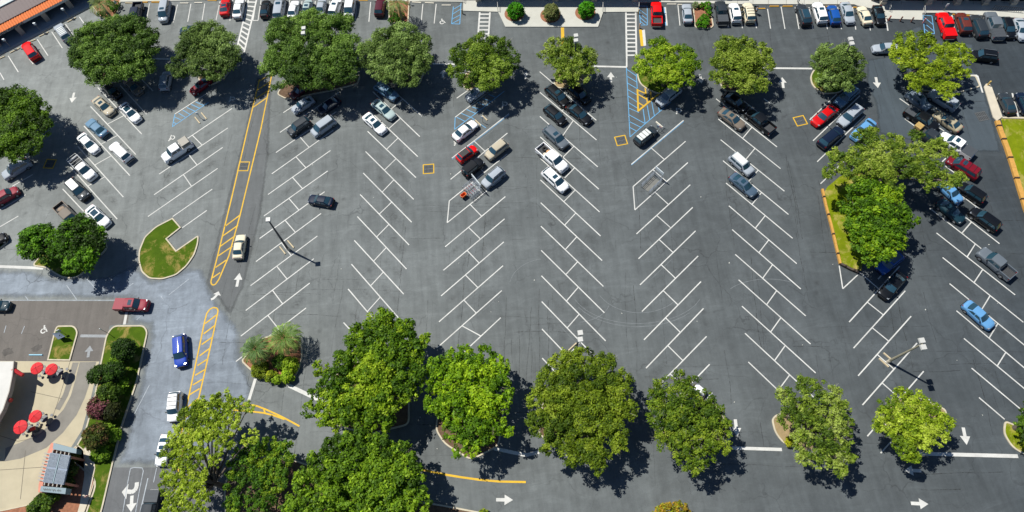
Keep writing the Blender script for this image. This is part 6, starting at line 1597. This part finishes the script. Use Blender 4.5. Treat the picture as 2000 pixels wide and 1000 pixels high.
for x, y, r, l in ((143, 895, 11, 'shaded shrub at the upper right of the pergola'), (140, 918, 12, 'shaded shrub right of the pergola middle'), (133, 945, 11, 'shaded shrub at the lower right of the pergola')):
    shrub(l, x, y, r, 1.0, ['2c3c10', '40541a', '6a6a3a'], group='shrubs round the pergola')
for x, y, r, l in ((100, 972, 14, 'dark green shrub directly below the pergola'), (80, 980, 13, 'olive shrub left of the one below the pergola'), (66, 994, 12, 'olive shrub lowest at the pergola bed'), (92, 992, 11, 'dark shrub at the bottom edge below the pergola')):
    shrub(l, x, y, r, 1.0, ['24380e', '385212', '5a701c'], group='shrubs round the pergola')
# topiary balls on the bulb out, each in a round mulch ring
for x, y, pal, l in ((1007, 20, ['2a5a08', '3c7a0c', '52940f'], 'green topiary ball, left of three on the pale bulb out'), (1077, 23, ['5a6234', '6e7444', '8a8656'], 'brown dried topiary ball, middle of three on the bulb out'), (1145, 18, ['2a5a08', '3e7e0c', '569a10'], 'green topiary ball, right of three on the pale bulb out')):
    sh_ = shrub(l, x, y + 2, 16.5, 1.35, pal, leaf=.12, flat=1.0, dens=9, group='topiary balls', name='topiary_ball', rcl=(.25, .4))
    c = G(x - 2, y + 8); mb = MB(); mb.prism([(c.x + 1.75 * math.cos(2 * math.pi * i / 28), c.y + 1.75 * math.sin(2 * math.pi * i / 28)) for i in range(28)], .1, .155); tag(mb.build('mulch_ring', M_MULCH), 'round mulch ring on the bulb out', kind='structure')
PG = ['2f5a0c', '467a10', '629614']
for i, (x, y, r, l) in enumerate(((1358.5, 10, 7.5, 'greyish clipped shrub at the top left of the orange mulch planter'), (1371, 11, 6.5, 'clipped shrub, second along the top of the mulch planter'), (1382, 9, 7, 'clipped shrub at the top right of the mulch planter'), (1382.5, 17, 7, 'clipped shrub, second down the right side of the mulch planter'), (1385, 27, 6, 'clipped shrub, third down the right side of the mulch planter'), (1375, 34, 8, 'clipped shrub at the head of the lower cluster in the mulch planter'), (1369, 40, 8, 'clipped shrub on the left of the lower cluster in the mulch planter'), (1380, 41, 8, 'clipped shrub on the right of the lower cluster in the mulch planter'), (1365, 47, 7.5, 'clipped shrub at the lower left corner of the mulch planter'), (1378, 48, 8, 'lowest clipped shrub of the mulch planter'))):
    shrub(l, x, y, r, .55, PG if i else ['5a6844', '70805a', '8a9670'], leaf=.10, flat=.85, dens=12, group='clipped shrubs of the mulch planter', name='clipped_shrub', rcl=(.2, .32))
for x, y, r, l in ((766, 17, 6, 'clipped shrub, top left under the palm planter fronds'), (764.5, 26, 6, 'clipped shrub, second down the left of the palm planter'), (772, 31, 6.5, 'clipped shrub in the middle of the palm planter'), (764, 40, 6.5, 'clipped shrub at the lower left corner of the palm planter'), (776, 39, 6.5, 'lowest middle clipped shrub of the palm planter'), (785, 30, 6, 'shaded clipped shrub right of the palm planter middle')):
    shrub(l, x, y, r, .55, ['28480c', '3c660e', '567f16'], leaf=.10, flat=.85, dens=12, group='clipped shrubs of the palm planter', name='clipped_shrub', rcl=(.2, .32))
for x, y, r, l in ((218, 10, 8, 'clipped shrub, upper right in the corner planter'), (228, 9, 7, 'clipped shrub at the right edge of the corner planter'), (222, 18, 7, 'clipped shrub in the middle of the corner planter'), (196, 27, 6, 'clipped shrub at the lower left of the corner planter'), (205, 27, 6, 'clipped shrub, lowest in the corner planter'), (213, 6, 6, 'small clipped shrub beside the corner palm')):
    shrub(l, x, y, r, .6, ['28480c', '3c660e', '5a8a18'], leaf=.10, flat=.85, dens=9, group='clipped shrubs of the corner planter', name='clipped_shrub', rcl=(.2, .32))
for x, y, r, pal, l in ((510, 722, 16, ['4c5a10', '6c7816', '8a9030'], 'olive grassy clump at the left of the palm island'), (530, 735, 11, ['5a6c12', '7c8c1c', 'a0a030'], 'yellow grassy clump at the lower middle of the palm island'), (567, 713, 15, ['5a7214', '80981e', 'a0ac34'], 'bright grassy clump at the right of the palm island'), (562, 735, 13, ['5e7a14', '82a01e', 'a0b034'], 'bright grassy clump at the lower right of the palm island'), (546, 706, 13, ['2c4410', '405c16', '5c7a20'], 'dark shrub in the middle of the palm island'), (541, 742, 9, ['5a7214', '7c961e', '98a834'], 'small yellow clump at the south tip of the palm island')):
    shrub(l, x, y, r, .7, pal, leaf=.14, group='clumps of the palm island')
tree('orange tinged bush cut by the bottom edge', [(1310, 995, 18), (1335, 1000, 20), (1290, 1005, 16), (1320, 1015, 26)], 2.2, ['4a5210', '6c6c16', '9a7424', '8c9424'], leaf=.16, name='flowering_bush', dens=1.6)
shrub('small yellow bush under the pale lichened oak', 1542, 862, 9, .6, ['7a7a10', 'a09c18', '6c8020'], group='understorey clumps')
shrub('weedy yellow clump on the south kerb', 945, 1002, 8, .4, ['6c7a1c', '8c9628', '4c6414'], group='understorey clumps')
# palms
def palm(label, px, py, rpx, z, pal, n=42, base=None, group='palms'):
    c = G(px, py, z); k = 1.0 / (G(px + 1, py, z) - G(px, py, z)).length; R_ = rpx / k
    root = empty('palm_tree', (c.x, c.y, .1)); tag(root, label, 'palm tree', group)
    mb = MB(); mb.tube((0, 0, 0), (0, 0, z - .3), .26, .2, n=10); mb.build('trunk', M_BARK, root)
    C_, U_, V_, K_ = [], [], [], []
    p_ = np.array([lin(q) for q in pal])
    for i in range(n):
        a = 2.399 * i; lvl = (i + .5) / n; el = 1.15 - 1.25 * lvl; Lf = R_ * (1.18 if lvl > .25 else .95) * random.uniform(.9, 1.1)
        d = np.array([math.cos(a), math.sin(a), 0]); side = np.array([-math.sin(a), math.cos(a), 0]); pt = np.array([0, 0, z - .15]); e = el
        col = p_[min(int(lvl * len(p_)), len(p_) - 1)] * random.uniform(.85, 1.2)
        segs = 12; st = Lf / segs
        for s in range(segs):
            dr = d * math.cos(e) + np.array([0, 0, math.sin(e)]); nx = pt + dr * st; e -= .07 + .018 * s
            C_.append((pt + nx) / 2); U_.append(dr * st * .6); V_.append(side * .05); K_.append(col)
            if s >= 2:
                for sg in (1, -1):
                    for h_ in (0,):
                        ld = (dr * .95 + side * sg * .42 + np.array([0, 0, -.12])); ld /= np.linalg.norm(ld); ll = Lf * (.34 if 3 < s < 9 else .24)
                        w = np.cross(ld, np.array([0, 0, 1.0])); w /= np.linalg.norm(w)
                        b0 = pt + dr * st * h_; C_.append(b0 + ld * ll * .5); U_.append(ld * ll * .5); V_.append(w * .05); K_.append(col * random.uniform(.8, 1.25))
            pt = nx
    link('fronds', quads_mesh('fronds', np.array(C_), np.array(U_), np.array(V_), np.array(K_).clip(0, 1), M_LEAF), root)
    return root
PALP = ['64783a', '7a8c4c', '8c9a5c', 'a09a62']
palm('grey green palm, left one of the palm island', 500, 682, 29, 3.0, ['4c6a34', '6a8646', '86a05a', 'a0a468'])
palm('yellow green palm, right one of the palm island', 556, 660, 33, 3.4, ['5c7c34', '7c9a46', '98b05c', 'b4b074'])
palm('tall palm in the corner planter by the angled shops', 196, 8, 24, 4.0, PALP, n=26)
palm('tall palm in the planter between the top stalls', 777, 6, 25, 4.2, PALP, n=26)
